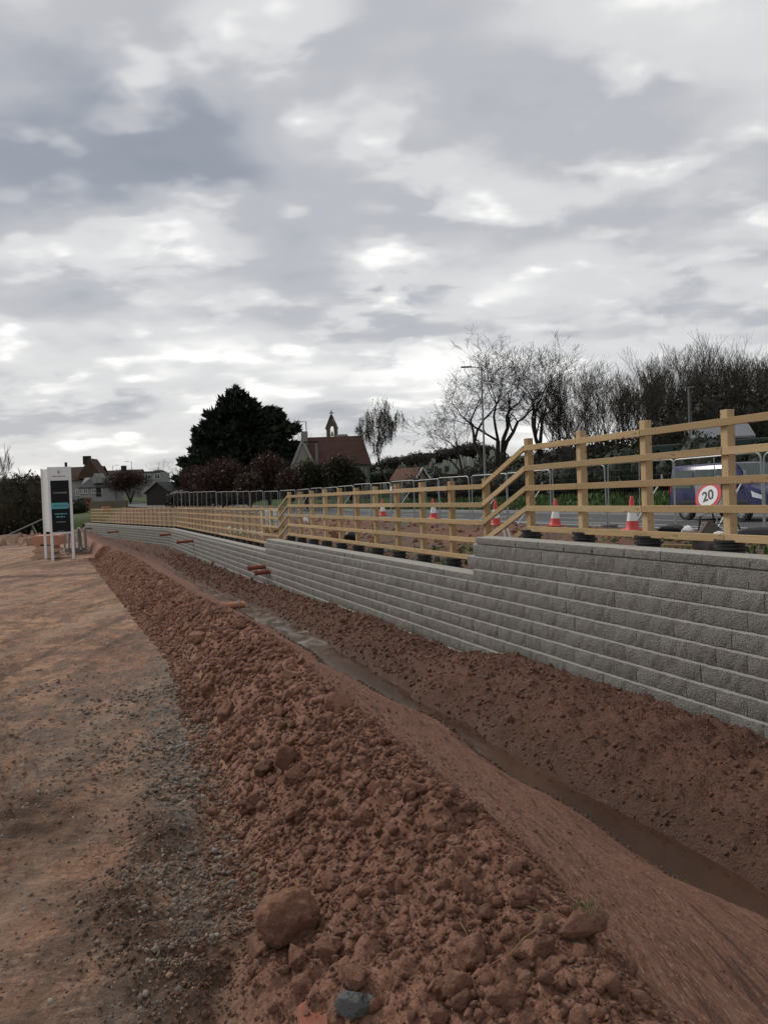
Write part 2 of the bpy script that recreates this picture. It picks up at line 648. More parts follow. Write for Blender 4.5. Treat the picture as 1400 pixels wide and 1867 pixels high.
def ground_material():
    t = NT('site_ground')
    v = t.coord('World')
    gr, bank, far, path, dark, wet = (t.attr(k) for k in ('gravel', 'bank', 'far', 'path', 'dark', 'wet'))
    soil = soil_colors(t, v, 0)
    # compacted haul path: ochre-tan dust, red marl and trampled stone
    p1 = t.noise(v, .55, 5, .62, .6)
    p2 = t.noise(v, 2.6, 6, .65, .3)
    p3 = t.noise(v, 24, 5, .7)
    pc = t.ramp(p1, [(.28, (0.324, 0.161, 0.105)), (.45, (0.413, 0.228, 0.145)), (.58, (0.543, 0.313, 0.189)), (.72, (0.402, 0.190, 0.124))])
    pc = t.mix(t.ramp(p2, [(.42, 0.), (.54, .9)]), pc, (0.213, 0.134, 0.097))
    pgl = t.noise(t.coord('World', loc=(4, 7, 0)), 1.3, 6, .7, .5)
    pc = t.mix(t.ramp(pgl, [(.54, 0.), (.70, .6)]), pc, (0.227, 0.190, 0.161))
    pc = t.mix(t.ramp(p3, [(.52, 0.), (.70, .6)]), pc, (0.673, 0.436, 0.298))
    pc = t.mix(t.ramp(p3, [(.30, .7), (.45, 0.)]), pc, (0.129, 0.082, 0.063))
    vp = t.coord('World', rot=(0, 0, -TH1), scale=(1, 2.6, 1))
    p4_ = t.noise(vp, 14, 6, .8, .4)
    pc = t.mix(t.ramp(p4_, [(.30, .85), (.47, 0.)]), pc, (0.109, 0.068, 0.048))
    pc = t.mix(t.ramp(p4_, [(.55, 0.), (.70, .65)]), pc, (0.583, 0.395, 0.267))
    band = t.noise(t.coord('World', rot=(0, 0, -TH1), scale=(2.2, .10, 1)), 1.0, 4, .6)
    pc = t.mix(t.ramp(band, [(.36, .65), (.46, 0.)]), pc, (0.109, 0.076, 0.055))
    pc = t.mix(t.ramp(band, [(.54, 0.), (.64, .55)]), pc, (0.416, 0.297, 0.209))
    stone = t.voro(v, 42, out='Color')
    sepc = t.n('ShaderNodeSeparateColor')
    t.l(stone, sepc.inputs[0])
    gcol = t.ramp(sepc.outputs[0], [(0., (.085, .074, .063)), (.5, (.150, .136, .118)), (.85, (.225, .205, .178)), (1., (.30, .25, .195))])
    gmask = t.math('MULTIPLY', gr, t.ramp(t.noise(v, 7, 6, .75), [(.36, 0.), (.56, 1.)]))
    pc = t.mix(gmask, pc, gcol)
    col = t.mix(path, soil, pc)
    # combed straw-coloured face of the spoil bank
    vb = t.coord('World', rot=(0, 0, -TH1 + .10), scale=(34, 7, 18))
    st = t.noise(vb, 1.6, 7, .78, .15)
    vb2 = t.coord('World', rot=(0, 0, -TH1 + .16), scale=(64, 20, 40))
    st2 = t.noise(vb2, 1.5, 4, .7)
    bcol = t.ramp(st, [(.34, (0.103, 0.045, 0.030)), (.5, (0.218, 0.101, 0.066)), (.66, (0.308, 0.161, 0.108))])
    bcol = t.mix(t.ramp(st2, [(.54, 0.), (.66, .8)]), bcol, (0.414, 0.287, 0.208))
    vb3 = t.coord('World', rot=(0, 0, -TH1 + .05), scale=(15, .9, 8))
    st3 = t.noise(vb3, 1.0, 4, .6)
    bcol = t.mix(t.ramp(st3, [(.36, .75), (.44, 0.)]), bcol, (0.084, 0.044, 0.031))
    bcol = t.mix(t.ramp(st3, [(.56, 0.), (.66, .45)]), bcol, (0.336, 0.201, 0.140))
    bcol = t.mix(t.ramp(st2, [(.25, .6), (.42, 0.)]), bcol, (0.069, 0.041, 0.031))
    col = t.mix(bank, col, bcol)
    fcol = t.mix(t.ramp(t.noise(v, 1.6, 5, .65), [(.35, 0.), (.65, 1.)]), (.066, .034, .024), (.135, .070, .048))
    col = t.mix(t.math('MULTIPLY', far, .8), col, fcol)
    col = t.mix(t.math('MULTIPLY', dark, .85), col, t.mix(t.ramp(t.noise(v, 26, 5, .75), [(.4, 0.), (.65, 1.)]), (.060, .036, .025), (.135, .080, .055)))
    clay = t.ramp(t.noise(v, 3.4, 6, .75), [(.55, 0.), (.66, .8)])
    wc = t.mix(clay, (.050, .029, .021), (.19, .125, .09))
    col = t.mix(t.math('MULTIPLY', wet, .8), col, wc)
    h1 = t.noise(v, 30, 6, .75)
    h2 = t.voro(v, 46)
    h3 = t.noise(v, 140, 3, .7)
    hh = t.math('ADD', t.math('MULTIPLY', h1, .8), t.math('MULTIPLY', t.math('SUBTRACT', 1.0, h2), .45))
    hh = t.math('ADD', hh, t.math('MULTIPLY', h3, .25))
    hh = t.math('ADD', hh, t.math('MULTIPLY', t.math('MULTIPLY', p4_, path), 1.1))
    hb = t.math('ADD', t.math('MULTIPLY', st, .7), t.math('MULTIPLY', st2, .5))
    mh = t.n('ShaderNodeMix', data_type='FLOAT')
    t.l(bank, mh.inputs[0])
    t.l(hh, mh.inputs[2])
    t.l(hb, mh.inputs[3])
    nm = t.bump(mh.outputs[0], 1.0, .034)
    rough = t.math('SUBTRACT', .95, t.math('MULTIPLY', wet, .18))
    return t.done(col, rough, nm, spec=.25)


def clod_material(name, grey=False, damp=None):
    t = NT(name)
    v = t.coord('World')
    if grey:
        r = t.attr('rnd')
        col = t.ramp(t.math('FRACT', t.math('ADD', r, t.rand())), [(0., (.095, .088, .078)), (.35, (.150, .140, .124)), (.7, (.205, .194, .172)), (.86, (.27, .24, .195)), (1., (.24, .14, .095))])
        col = t.mix(t.ramp(t.noise(v, 30, 5, .7), [(.40, 0.), (.62, .75)]), col, (.19, .115, .078))
        nm = t.bump(t.noise(v, 90, 4, .7), .4, .004)
    else:
        col = soil_colors(t, v, 0)
        r = t.math('FRACT', t.math('ADD', t.attr('rnd'), t.rand()))
        col = t.mix(t.ramp(r, [(0., .55), (.35, 0.)]), col, (.125, .062, .043))
        col = t.mix(t.ramp(r, [(.7, 0.), (1., .4)]), col, (.34, .205, .14))
        if damp:
            col = t.mix(.55, col, damp)
        h = t.math('ADD', t.noise(v, 34, 6, .75), t.math('MULTIPLY', t.noise(v, 130, 4, .7), .4))
        nm = t.bump(h, 1.0, .034)
    return t.done(col, .93, nm, spec=.2)


def path_clod_material():
    t = NT('trodden_earth')
    v = t.coord('World')
    r = t.math('FRACT', t.math('ADD', t.attr('rnd'), t.rand()))
    col = t.ramp(r, [(0., (.13, .072, .048)), (.4, (.22, .13, .085)), (.8, (.29, .18, .118)), (1., (.34, .24, .17))])
    return t.done(col, .95, t.bump(t.noise(v, 90, 4, .7), .5, .006), spec=.2)


def block_material(name, cap=False):
    t = NT(name)
    v = t.coord('World')
    r = t.math('FRACT', t.math('ADD', t.attr('rnd'), t.rand()))
    base = t.ramp(r, [(0., (0.252, 0.241, 0.221)), (.5, (0.281, 0.268, 0.248)), (1., (0.315, 0.300, 0.277))])
    sp = t.noise(v, 48, 5, .85)
    col = t.mix(t.ramp(sp, [(.38, .8), (.49, 0.)]), base, (0.109, 0.101, 0.092))
    col = t.mix(t.ramp(sp, [(.55, 0.), (.7, .7)]), col, (0.420, 0.403, 0.377))
    red = t.ramp(t.noise(v, 3.2, 5, .7), [(.54, 0.), (.72, .45)])
    col = t.mix(red, col, (0.181, 0.116, 0.097))
    eff = t.ramp(t.noise(t.coord('World', scale=(1, 1, .35)), 2.1, 5, .6), [(.50, 0.), (.68, .6)])
    col = t.mix(eff, col, (0.260, 0.257, 0.246))
    # smooth moulded top edge and top are paler than the split face
    ge = t.n('ShaderNodeNewGeometry')
    sx = t.n('ShaderNodeSeparateXYZ')
    t.l(ge.outputs['True Normal'], sx.inputs[0])
    pale = t.ramp(t.noise(v, 18, 4, .6), [(.3, (0.277, 0.266, 0.242)), (.7, (0.353, 0.340, 0.307))])
    top = t.ramp(t.attr('top'), [(.4, 0.), (.6, 1.)])
    col = t.mix(top, col, pale)
    h = t.math('ADD', t.noise(v, 45, 6, .8), t.math('MULTIPLY', t.voro(v, 60), .5))
    mh = t.math('MULTIPLY', h, t.math('SUBTRACT', 1.0, t.math('MULTIPLY', top, .9)))
    nm = t.bump(mh, 1.0, .035)
    return t.done(col, .95, nm, spec=.2)


def wood_material():
    t = NT('treated_timber')
    v = t.coord('Object', scale=(1.2, 14, 14))
    r = t.rand()
    off = t.n('ShaderNodeVectorMath', operation='ADD')
    cm = t.n('ShaderNodeCombineXYZ')
    t.l(t.math('MULTIPLY', r, 37.0), cm.inputs[0])
    t.l(t.math('MULTIPLY', r, 11.0), cm.inputs[1])
    t.l(v, off.inputs[0])
    t.l(cm.outputs[0], off.inputs[1])
    g = t.noise(off.outputs[0], 1.5, 6, .62, 1.2)
    col = t.ramp(g, [(.25, (0.290, 0.187, 0.090)), (.5, (0.396, 0.270, 0.138)), (.75, (0.465, 0.335, 0.184))])
    col = t.mix(t.ramp(r, [(0., 0.), (.55, 0.), (1., .7)]), col, (0.276, 0.191, 0.102))
    col = t.mix(t.ramp(r, [(0., .55), (.3, 0.)]), col, (0.515, 0.392, 0.238))
    col = t.mix(t.ramp(t.math('FRACT', t.math('MULTIPLY', r, 7.3)), [(.6, 0.), (1., .35)]), col, (0.276, 0.244, 0.123))
    kv = t.coord('Object', scale=(3.0, 9, 9))
    k = t.voro(kv, 1.6)
    col = t.mix(t.ramp(k, [(.07, .9), (.16, 0.)]), col, (0.120, 0.057, 0.025))
    col = t.mix(t.ramp(t.noise(t.coord('Object'), 1.6, 5), [(.5, 0.), (.75, .35)]), col, (0.313, 0.235, 0.115))
    nm = t.bump(g, .25, .003)
    return t.done(col, .8, nm, spec=.25)


def leaf_material(name, lo, hi, rough=.6, trans=0.0):
    t = NT(name)
    r = t.attr('rnd')
    n = t.noise(t.coord('World'), .9, 3)
    f = t.math('ADD', t.math('MULTIPLY', r, .6), t.math('MULTIPLY', n, .4))
    return t.done(t.ramp(f, [(.15, lo), (.85, hi)]), rough, spec=.2)


def bark_material(name, lo, hi):
    t = NT(name)
    n = t.noise(t.coord('World', scale=(6, 6, 1.5)), 2, 5, .7)
    return t.done(t.ramp(n, [(.3, lo), (.7, hi)]), .9, t.bump(n, .4, .02), spec=.15)


def roof_material(name, lo, hi, courses=3.2):
    t = NT(name)
    v = t.coord('Object')
    n = t.noise(v, 1.2, 5, .65)
    n2 = t.noise(v, 9, 4, .7)
    col = t.ramp(n, [(.3, lo), (.7, hi)])
    col = t.mix(t.ramp(n2, [(.5, 0.), (.75, .5)]), col, tuple(a * .5 for a in lo))
    w = t.n('ShaderNodeTexWave', wave_type='BANDS', bands_direction='Z', wave_profile='SAW')
    w.inputs['Scale'].default_value = courses
    t.l(v, w.inputs[0])
    return t.done(col, .85, t.bump(w.outputs['Fac'], .6, .03), spec=.2)


def render_material(name, c):
    t = NT(name)
    v = t.coord('Object')
    n = t.noise(v, .8, 6, .65)
    col = t.ramp(n, [(.3, tuple(a * .82 for a in c)), (.7, c)])
    return t.done(col, .9, t.bump(t.noise(v, 40, 4), .3, .01), spec=.2)


def water_material():
    t = NT('muddy_water')
    v = t.coord('World', rot=(0, 0, -TH1), scale=(1.0, .45, 1))
    n = t.noise(v, .9, 4, .6, .4)
    col = t.ramp(n, [(.3, (.042, .022, .014)), (.7, (.085, .044, .028))])
    sky_sheen = t.math('MULTIPLY', t.attr('sky_sheen'), t.ramp(t.noise(t.coord('World', rot=(0, 0, -TH1), scale=(1, .55, 1)), 2.6, 6, .7, .6), [(.44, 0.), (.62, 1.)]))
    col = t.mix(t.math('MULTIPLY', sky_sheen, .8), col, (.34, .325, .30))  # sky reflection painted into the water colour as pale grey patches
    h = t.math('ADD', t.noise(v, 9, 4, .6, .5), t.math('MULTIPLY', t.noise(v, 34, 3, .6), .4))
    return t.done(col, t.ramp(t.noise(v, 1.7, 4, .6), [(.35, .02), (.7, .12)]), t.bump(h, .30, .014), spec=.6)


def road_material():
    t = NT('asphalt')
    v = t.coord('World')
    n = t.noise(v, .5, 5, .6)
    g = t.noise(v, 120, 3, .7)
    col = t.ramp(n, [(.3, (.060, .061, .062)), (.7, (.088, .088, .088))])
    col = t.mix(t.ramp(g, [(.55, 0.), (.75, .5)]), col, (.14, .14, .14))
    return t.done(col, .8, t.bump(g, .3, .004), spec=.3)


def grass_ground_material(name, lo, hi, soil=(.09, .06, .035), amount=.5):
    t = NT(name)
    v = t.coord('World')
    n = t.noise(v, .6, 6, .65)
    n2 = t.noise(v, 9, 5, .75)
    col = t.ramp(n2, [(.3, lo), (.7, hi)])
    col = t.mix(t.ramp(n, [(.5, 0.), (.5 + .3 * (1.2 - amount), 1.)]), col, soil)
    return t.done(col, .95, t.bump(n2, .8, .08), spec=.15)


M['ground'] = ground_material()
M['clod'] = clod_material('dug_earth')
M['stone'] = clod_material('grey_stone', True)
M['pathclod'] = path_clod_material()
M['bankclod'] = clod_material('damp_bank_earth', damp=(.165, .088, .062))
M['block'] = block_material('split_face_block')
M['wood'] = wood_material()
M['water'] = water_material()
M['road'] = road_material()
M['line'] = plain('road_paint', (.62, .62, .60), .7, .15, 4, dirt=(.2, .2, .2))
M['core'] = plain('joint_shadow', (.045, .044, .042), .95)
M['black'] = plain('black_plastic', (.012, .012, .013), .42, .2, 5, spec=.5, dirt=(.05, .04, .035))
M['galv'] = plain('galvanised_steel', (.30, .315, .32), .5, .15, 12, metal=.3, spec=.5)
M['wire'] = plain('dull_wire', (.10, .105, .105), .7, .15, 12)
M['lamp'] = plain('grey_lamp_paint', (.13, .14, .14), .55, .15, 3)
M['white'] = plain('white_paint', (.66, .68, .69), .45, .05, 3, dirt=(.52, .5, .46))
M['signblack'] = plain('black_sign_face', (.006, .007, .009), .6, .2, 2, spec=.2)
M['teal'] = plain('teal_print', (.075, .30, .34), .4, .08, 2)
M['tealdark'] = plain('dark_teal_print', (.010, .055, .075), .4, .08, 2)
M['textgrey'] = plain('grey_print', (.30, .31, .32), .5, .05, 2)
M['textwhite'] = plain('white_print', (.68, .69, .70), .5, .05, 2)
M['textblack'] = plain('black_print', (.012, .012, .014), .5, .1, 2)
M['conered'] = plain('cone_red', (.50, .048, .042), .5, .12, 6, dirt=(.3, .08, .05))
M['conewhite'] = plain('cone_white', (.68, .68, .67), .5, .06, 6, dirt=(.45, .43, .4))
M['signred'] = plain('sign_red', (.50, .012, .025), .4, .06, 4)
M['signgrey'] = plain('sign_grey_back', (.13, .135, .14), .5, .1, 3)
M['pipe'] = plain('orange_drain_plastic', (.25, .068, .038), .6, .2, 6, dirt=(.15, .07, .05))
M['terracotta'] = plain('clay_pipe', (.42, .185, .11), .8, .15, 8, dirt=(.2, .11, .08))
M['sack'] = plain('white_woven_sack', (.62, .62, .60), .8, .1, 7, bump=.5, dirt=(.4, .34, .28))
M['ibc'] = plain('milky_plastic', (.55, .60, .57), .5, .08, 3)
M['barrier'] = plain('weathered_barrier', (.42, .285, .190), .85, .15, 5, bump=.4, dirt=(.24, .15, .10))
M['barrierred'] = plain('faded_red_barrier', (.40, .19, .125), .85, .15, 5, dirt=(.40, .27, .18))
M['tar'] = plain('dark_hessian', (.085, .072, .060), .95, .25, 20, bump=.8)
M['tarp'] = plain('black_sheeting', (.014, .014, .015), .45, .3, 6, bump=.5)
M['mauve'] = plain('mauve_rubber_block', (.125, .098, .10), .9, .12, 8, bump=.3)
M['brick'] = plain('red_brick', (.25, .085, .055), .9, .25, 30, bump=.8, dirt=(.17, .10, .072))
M['boulder'] = M['clod']
M['darkclod'] = plain('moist_dark_earth', (.085, .052, .036), .95, .5, 40, bump=.8)
M['galvold'] = plain('weathered_steel', (.17, .18, .185), .55, .2, 8, spec=.4)
M['bluestone'] = plain('blue_grey_stone', (.135, .14, .14), .9, .3, 20, bump=.8, dirt=(.13, .085, .06))
M['van'] = None
M['glass'] = plain('tinted_glass', (.055, .075, .070), .10, .15, 2, spec=.4)
M['chrome'] = plain('lamp_lens', (.62, .64, .66), .12, .1, 30, metal=.5, spec=.8)
M['rubber'] = plain('tyre_rubber', (.016, .016, .017), .8, .2, 10)
M['rim'] = plain('alloy_rim', (.30, .31, .32), .4, .1, 6, metal=.6)
M['bumper'] = plain('dark_trim', (.020, .021, .024), .6, .15, 6)
M['green'] = plain('green_palisade_paint', (.020, .050, .038), .55, .2, 3, dirt=(.05, .06, .05))
M['verge'] = grass_ground_material('verge_grass', (.028, .050, .016), (.062, .098, .030))
M['hill'] = grass_ground_material('cemetery_grass', (.020, .042, .013), (.045, .080, .024), (.035, .038, .02), .55)
M['field'] = grass_ground_material('rough_field', (.045, .060, .022), (.080, .105, .040), (.09, .07, .045), .6)
M['kerb'] = plain('kerb_concrete', (.26, .255, .245), .9, .12, 5, bump=.4)
M['bark'] = bark_material('bare_twigs', (.034, .029, .023), (.070, .060, .047))
M['barkdark'] = bark_material('dark_bark', (.016, .014, .012), (.036, .031, .025))
M['twigred'] = bark_material('reddish_twigs', (.040, .022, .018), (.082, .046, .036))
M['twiggreen'] = bark_material('mossy_twigs', (.026, .026, .015), (.055, .055, .030))
M['hedge'] = leaf_material('hedge_leaf', (.009, .014, .007), (.030, .038, .016))
M['hedgebrown'] = leaf_material('winter_hedge', (.014, .013, .009), (.040, .036, .024))
M['hedgeolive'] = leaf_material('olive_hedge', (.022, .021, .012), (.066, .060, .034))
M['cypress'] = leaf_material('cypress_spray', (.005, .009, .006), (.024, .036, .019))
M['birch'] = leaf_material('catkin', (.028, .026, .016), (.070, .066, .042))
M['grass'] = leaf_material('grass_blade', (.035, .070, .016), (.085, .140, .035))
M['straw'] = leaf_material('dry_straw', (.16, .12, .05), (.34, .27, .13))
M['roofred'] = roof_material('red_clay_tiles', (.058, .031, .025), (.092, .047, .037))
M['rooforange'] = roof_material('orange_clay_tiles', (.105, .058, .042), (.150, .080, .058))
M['roofbrown'] = roof_material('brown_tiles', (.055, .036, .028), (.090, .058, .044))
M['roofslate'] = roof_material('grey_slate', (.050, .052, .055), (.085, .087, .09))
M['rendercream'] = render_material('cream_render', (.26, .25, .22))
M['renderwhite'] = render_material('white_render', (.28, .28, .27))
M['sandstone'] = render_material('ochre_sandstone', (.125, .105, .072))
M['darkwood'] = render_material('dark_boarding', (.035, .032, .03))
M['window'] = plain('window_glass', (.030, .034, .038), .1, .2, 1, spec=.7)
M['grave'] = render_material('grave_stone', (.32, .32, .30))
M['gravedark'] = render_material('dark_grave_stone', (.06, .06, .062))
M['metalroof'] = plain('grey_sheet_roof', (.15, .155, .165), .55, .1, 2)

# ------------------------------------------------------------------ terrain
CAPZ = lambda t: .886 if t < 11.3 else (.286 if t < 26.5 else -.114)      # top of the coping
rise = lambda t: .020 * np.clip(np.asarray(t, float) - 60, 0, 200)


def grid_mesh(name, S, T, zfun, mat, smooth=True):
    ss, tt = np.meshgrid(S, T)
    x, y = P2(ss, tt)
    z, attrs = zfun(ss, tt, x, y)
    V = np.stack([x, y, z], -1).reshape(-1, 3)
    nr, nc = ss.shape
    i = (np.arange(nr - 1)[:, None] * nc + np.arange(nc - 1)[None, :]).ravel()
    Fc = np.stack([i, i + 1, i + nc + 1, i + nc], 1)
    return mesh_np(name, V, Fc, mat, smooth, attrs)


def low_z(ss, tt, x, y):
    z, path, mound, bank, far, dark = low_ground(ss, tt, x, y)
    berm = .30 * np.exp(-((y - 40) / 2.0) ** 2) * sst(-11, -15, x) * (1 + .8 * fbm(x, y, .5, 3, off=5))
    z = z + berm
    lim = sst(.9, -.1, np.abs(ss - (foot(tt) - .28)) / .34) * sst(1.5, 2.5, tt) * sst(12, 6, tt)
    broad = sst(.0, .35, fbm(x, y, .22, 3, off=21.0) + .03) * sst(14, 7, tt) * path
    mid = np.exp(-((tt - 6.3) / 1.9) ** 2) * sst(1.0, .2, ss)
    gravel = np.clip(lim * .85 + broad * .15 + mid * .55, 0, 1) * path
    zw = wat_z(tt)
    wet = sst(.13, .02, z - zw) * sst(-.45, -.1, ss - wat_l(tt) + .35 * 0) * (tt < 46) * (ss > 3)
    wet = np.maximum(wet * .9, 0)
    pud = np.exp(-((y - 19.2 - .12 * np.sin(x)) / .35) ** 2) * sst(-13.5, -12, x) * sst(-5.0, -6.5, x)
    pud2 = np.exp(-((y - 22.5) / 1.2) ** 2) * sst(-13.0, -11, x) * sst(-5.0, -6.5, x) * .6
    moist = sst(.42, .06, z - zw + .10 * fbm(x, y, 1.6, 3, off=52)) * far * (tt < 46) * .8
    moist = np.maximum(moist, .75 * sst(18, 32, tt) * far * (tt < 60) * np.clip(.75 + fbm(x, y, .7, 3, off=53), 0, 1))
    dark = np.maximum(dark, .7 * np.clip(berm * 5, 0, 1))
    dark = np.clip(np.maximum(np.maximum(dark, moist), np.maximum(pud, pud2)), 0, 1)
    return z, dict(gravel=gravel, bank=bank, far=far, path=path, dark=dark, wet=wet)


S_low = np.concatenate([-80 + 76 * (1 - (1 - np.linspace(0, 1, 45, endpoint=False)) ** 2.4), np.arange(-4, -1.6, .05), np.arange(-1.6, -.4, .03), np.arange(-.4, 1.7, .02), np.arange(1.7, 5.99, .034)])
_t, T_low = 1.3, list(np.linspace(-30, 1.0, 16))
while _t < 96:
    T_low.append(_t)
    _t += max(.012, .0076 * _t)
ground = tag(obj('ground', grid_mesh('ground', S_low, np.array(T_low), low_z, M['ground'])), 'rutted reddish haul path, spoil mound and drainage trench', kind='structure')


def gz(s, t):
    """height of the low ground at one place"""
    x, y = P2(s, t)
    a = lambda v: np.array([float(v)])
    return float(low_ground(a(s), a(t), a(x), a(y))[0][0])


# muddy water in the trench
TW = np.concatenate([np.arange(1.5, 12, .15), np.arange(12, 44, .5)])
Vw, Fw = [], []
for i, t in enumerate(TW):
    for k in range(5):
        s = float(wat_l(t)) - .25 + (float(wat_r(t)) - float(wat_l(t)) + .45) * k / 4
        Vw.append(W(s, t, float(wat_z(t))))
    if i:
        Fw += [((i - 1) * 5 + k, (i - 1) * 5 + k + 1, i * 5 + k + 1, i * 5 + k) for k in range(4)]
sky_sheen = np.repeat(sst(12.5, 15, TW) * sst(33, 30, TW) * (.45 + .55 * (np.abs(np.sin(TW * .45)) > .35)), 5)  # stretch of trench where the painted sky reflection shows
tag(obj('water', mesh_np('water', np.array(Vw), np.array(Fw), M['water'], True, dict(sky_sheen=sky_sheen))), 'shallow brown water standing in the trench', kind='structure')


def upper_ground_z(s, t, x, y):
    cz = np.where(t < 60, .886 - .6 * sst(10.9, 11.6, t) - .4 * sst(26.0, 27.2, t), -.114)
    zb = cz - .15
    zr = .30 + rise(t)
    z = zb + (zr + .16 - zb) * sst(7.6, 11.6, s) - .16 * sst(13.2, 15.6, s)
    z = z + .26 * np.exp(-((s - 10.6) / 1.1) ** 2) * sst(11.5, 13.5, t) * np.clip(.6 + 1.3 * fbm(x, y, .35, 3, off=31), 0, 1.6)
    near = sst(6.1, 7.0, s)
    z = z + near * (.05 * fbm(x, y, .9, 4, .6, 15) + .05 * (billow(x, y, 2.4, 4, .55, 16) - .7) * sst(15.4, 14, s))
    return np.where(s > 15.55, np.minimum(z, zr - .03), z), {}


def upper_material():
    t = NT('disturbed_upper_soil')
    v = t.coord('World')
    col = soil_colors(t, v, 0)
    col = t.mix(.42, col, (.070, .042, .032))
    col = t.mix(t.ramp(t.noise(v, .45, 4, .6), [(.46, 0.), (.58, .85)]), col, (.105, .094, .080))
    col = t.mix(t.ramp(t.noise(t.coord('World', loc=(5, 3, 0)), .8, 5, .65), [(.56, 0.), (.66, .85)]), col, (.070, .082, .030))
    return t.done(col, .95, t.bump(t.math('ADD', t.noise(v, 16, 6, .75), t.noise(v, 60, 4, .7)), 1.0, .03), spec=.2)


M['upper'] = upper_material()
S_up = np.concatenate([np.arange(6.06, 15.9, .11)])
T_up = [2.0]
while T_up[-1] < 96:
    T_up.append(T_up[-1] + max(.09, .011 * T_up[-1]))
tag(obj('upper_ground', grid_mesh('upper_ground', S_up, np.array(T_up), upper_ground_z, M['upper'])), 'raised ground of red soil and rubble between wall and road', kind='structure')


def uz(s, t):
    a = lambda v: np.array([float(v)])
    x, y = P2(s, t)
    return float(upper_ground_z(a(s), a(t), a(x), a(y))[0][0])


def strip(name, s0, s1, z, mat, label, t0=-20, t1=400, slope=None, n=2, kind='structure'):
    T = np.concatenate([np.arange(t0, 100, 2.0), np.arange(100, t1 + 1, 20.0)])
    S = np.linspace(s0, s1, n)
    f = lambda ss, tt, x, y: (z + rise(tt) + (slope(ss, tt, x, y) if slope else 0 * ss), {})
    return tag(obj(name, grid_mesh(name, S, T, f, mat)), label, kind=kind)


strip('road', 15.6, 24.0, .30, M['road'], 'grey asphalt carriageway beyond the mesh fence', n=6)
strip('road_marking', 16.45, 16.60, .304, M['line'], 'white edge line painted along the near side of the road')
strip('road_marking', 23.45, 23.58, .304, M['line'], 'white edge line painted along the far side of the road')
for t in np.arange(4, 110, 6.0):
    V, Fq = [], []
    for q in (t, t + 3.0):
        for s in (19.93, 20.05):
            V.append(W(s, q, .304 + float(rise(q))))
    tag(obj('road_marking', mesh_np('road_marking', np.array(V), np.array([[0, 1, 3, 2]]), M['line'])), 'white centre dash painted on the road', group='centre dashes', kind='structure')
T = np.arange(-20, 110, 2.0)
kb = MB()
for i, t in enumerate(T):
    zz = .30 + float(rise(t))
    b = len(kb.v)
    kb.v += [tuple(W(24.0, t, zz - .05)), tuple(W(24.0, t, zz + .10)), tuple(W(24.02, t, zz + .12)), tuple(W(24.16, t, zz + .12))]
    if i:
        kb.f += [(b - 4 + k, b - 3 + k, b + 1 + k, b + k) for k in range(3)]
tag(kb.build('kerb', M['kerb']), 'pale concrete kerb along the far edge of the road', kind='structure')


def slope_z(s, t, x, y):
    return sst(24.5, 27.5, s) * .55 + .14 * np.clip(s - 37, 0, 40) * (.25 + .75 * sst(30, 75, t)) * sst(240, 170, t) + .12 * fbm(x, y, .2, 3, off=40) * sst(24.2, 26, s)


strip('verge', 24.16, 32, .40, M['verge'], 'grassy verge climbing from the far kerb', slope=slope_z, n=20)
strip('hillside', 31.9, 260, .385, M['hill'], 'green cemetery hillside beyond the road', slope=slope_z, n=60)


def far_field_z(s, t, x, y):
    z = .02 * np.clip(t - 95, 0, 400) + rise(t) * sst(0, 20, s) + .3 * sst(93, 105, t) * sst(0, 20, s)
    z = z - 2.2 * sst(95.5, 93.5, t) + .4 * fbm(x, y, .03, 3, off=50)
    z = np.where((s > 15) & (s < 26), np.minimum(z, .2 + rise(t)), z)
    return np.where(s >= 25.9, z - 1.5, z), {}


tag(obj('field', grid_mesh('field', np.arange(-500, 27, 6.0), np.concatenate([np.arange(93, 140, 2.0), np.arange(140, 900, 20.0)]), far_field_z, M['field'])), 'rough fields rising behind the site', kind='structure')
mbp = MB().add([(-3000, -3000, -3.2), (3000, -3000, -3.2), (3000, 3000, -3.2), (-3000, 3000, -3.2)], [(0, 1, 2, 3)])
tag(mbp.build('terrain', M['field']), 'low land reaching the horizon', kind='structure')


# ------------------------------------------------------------------ retaining wall
UND0 = .786                     # underside of the highest coping; courses are 0.2 m


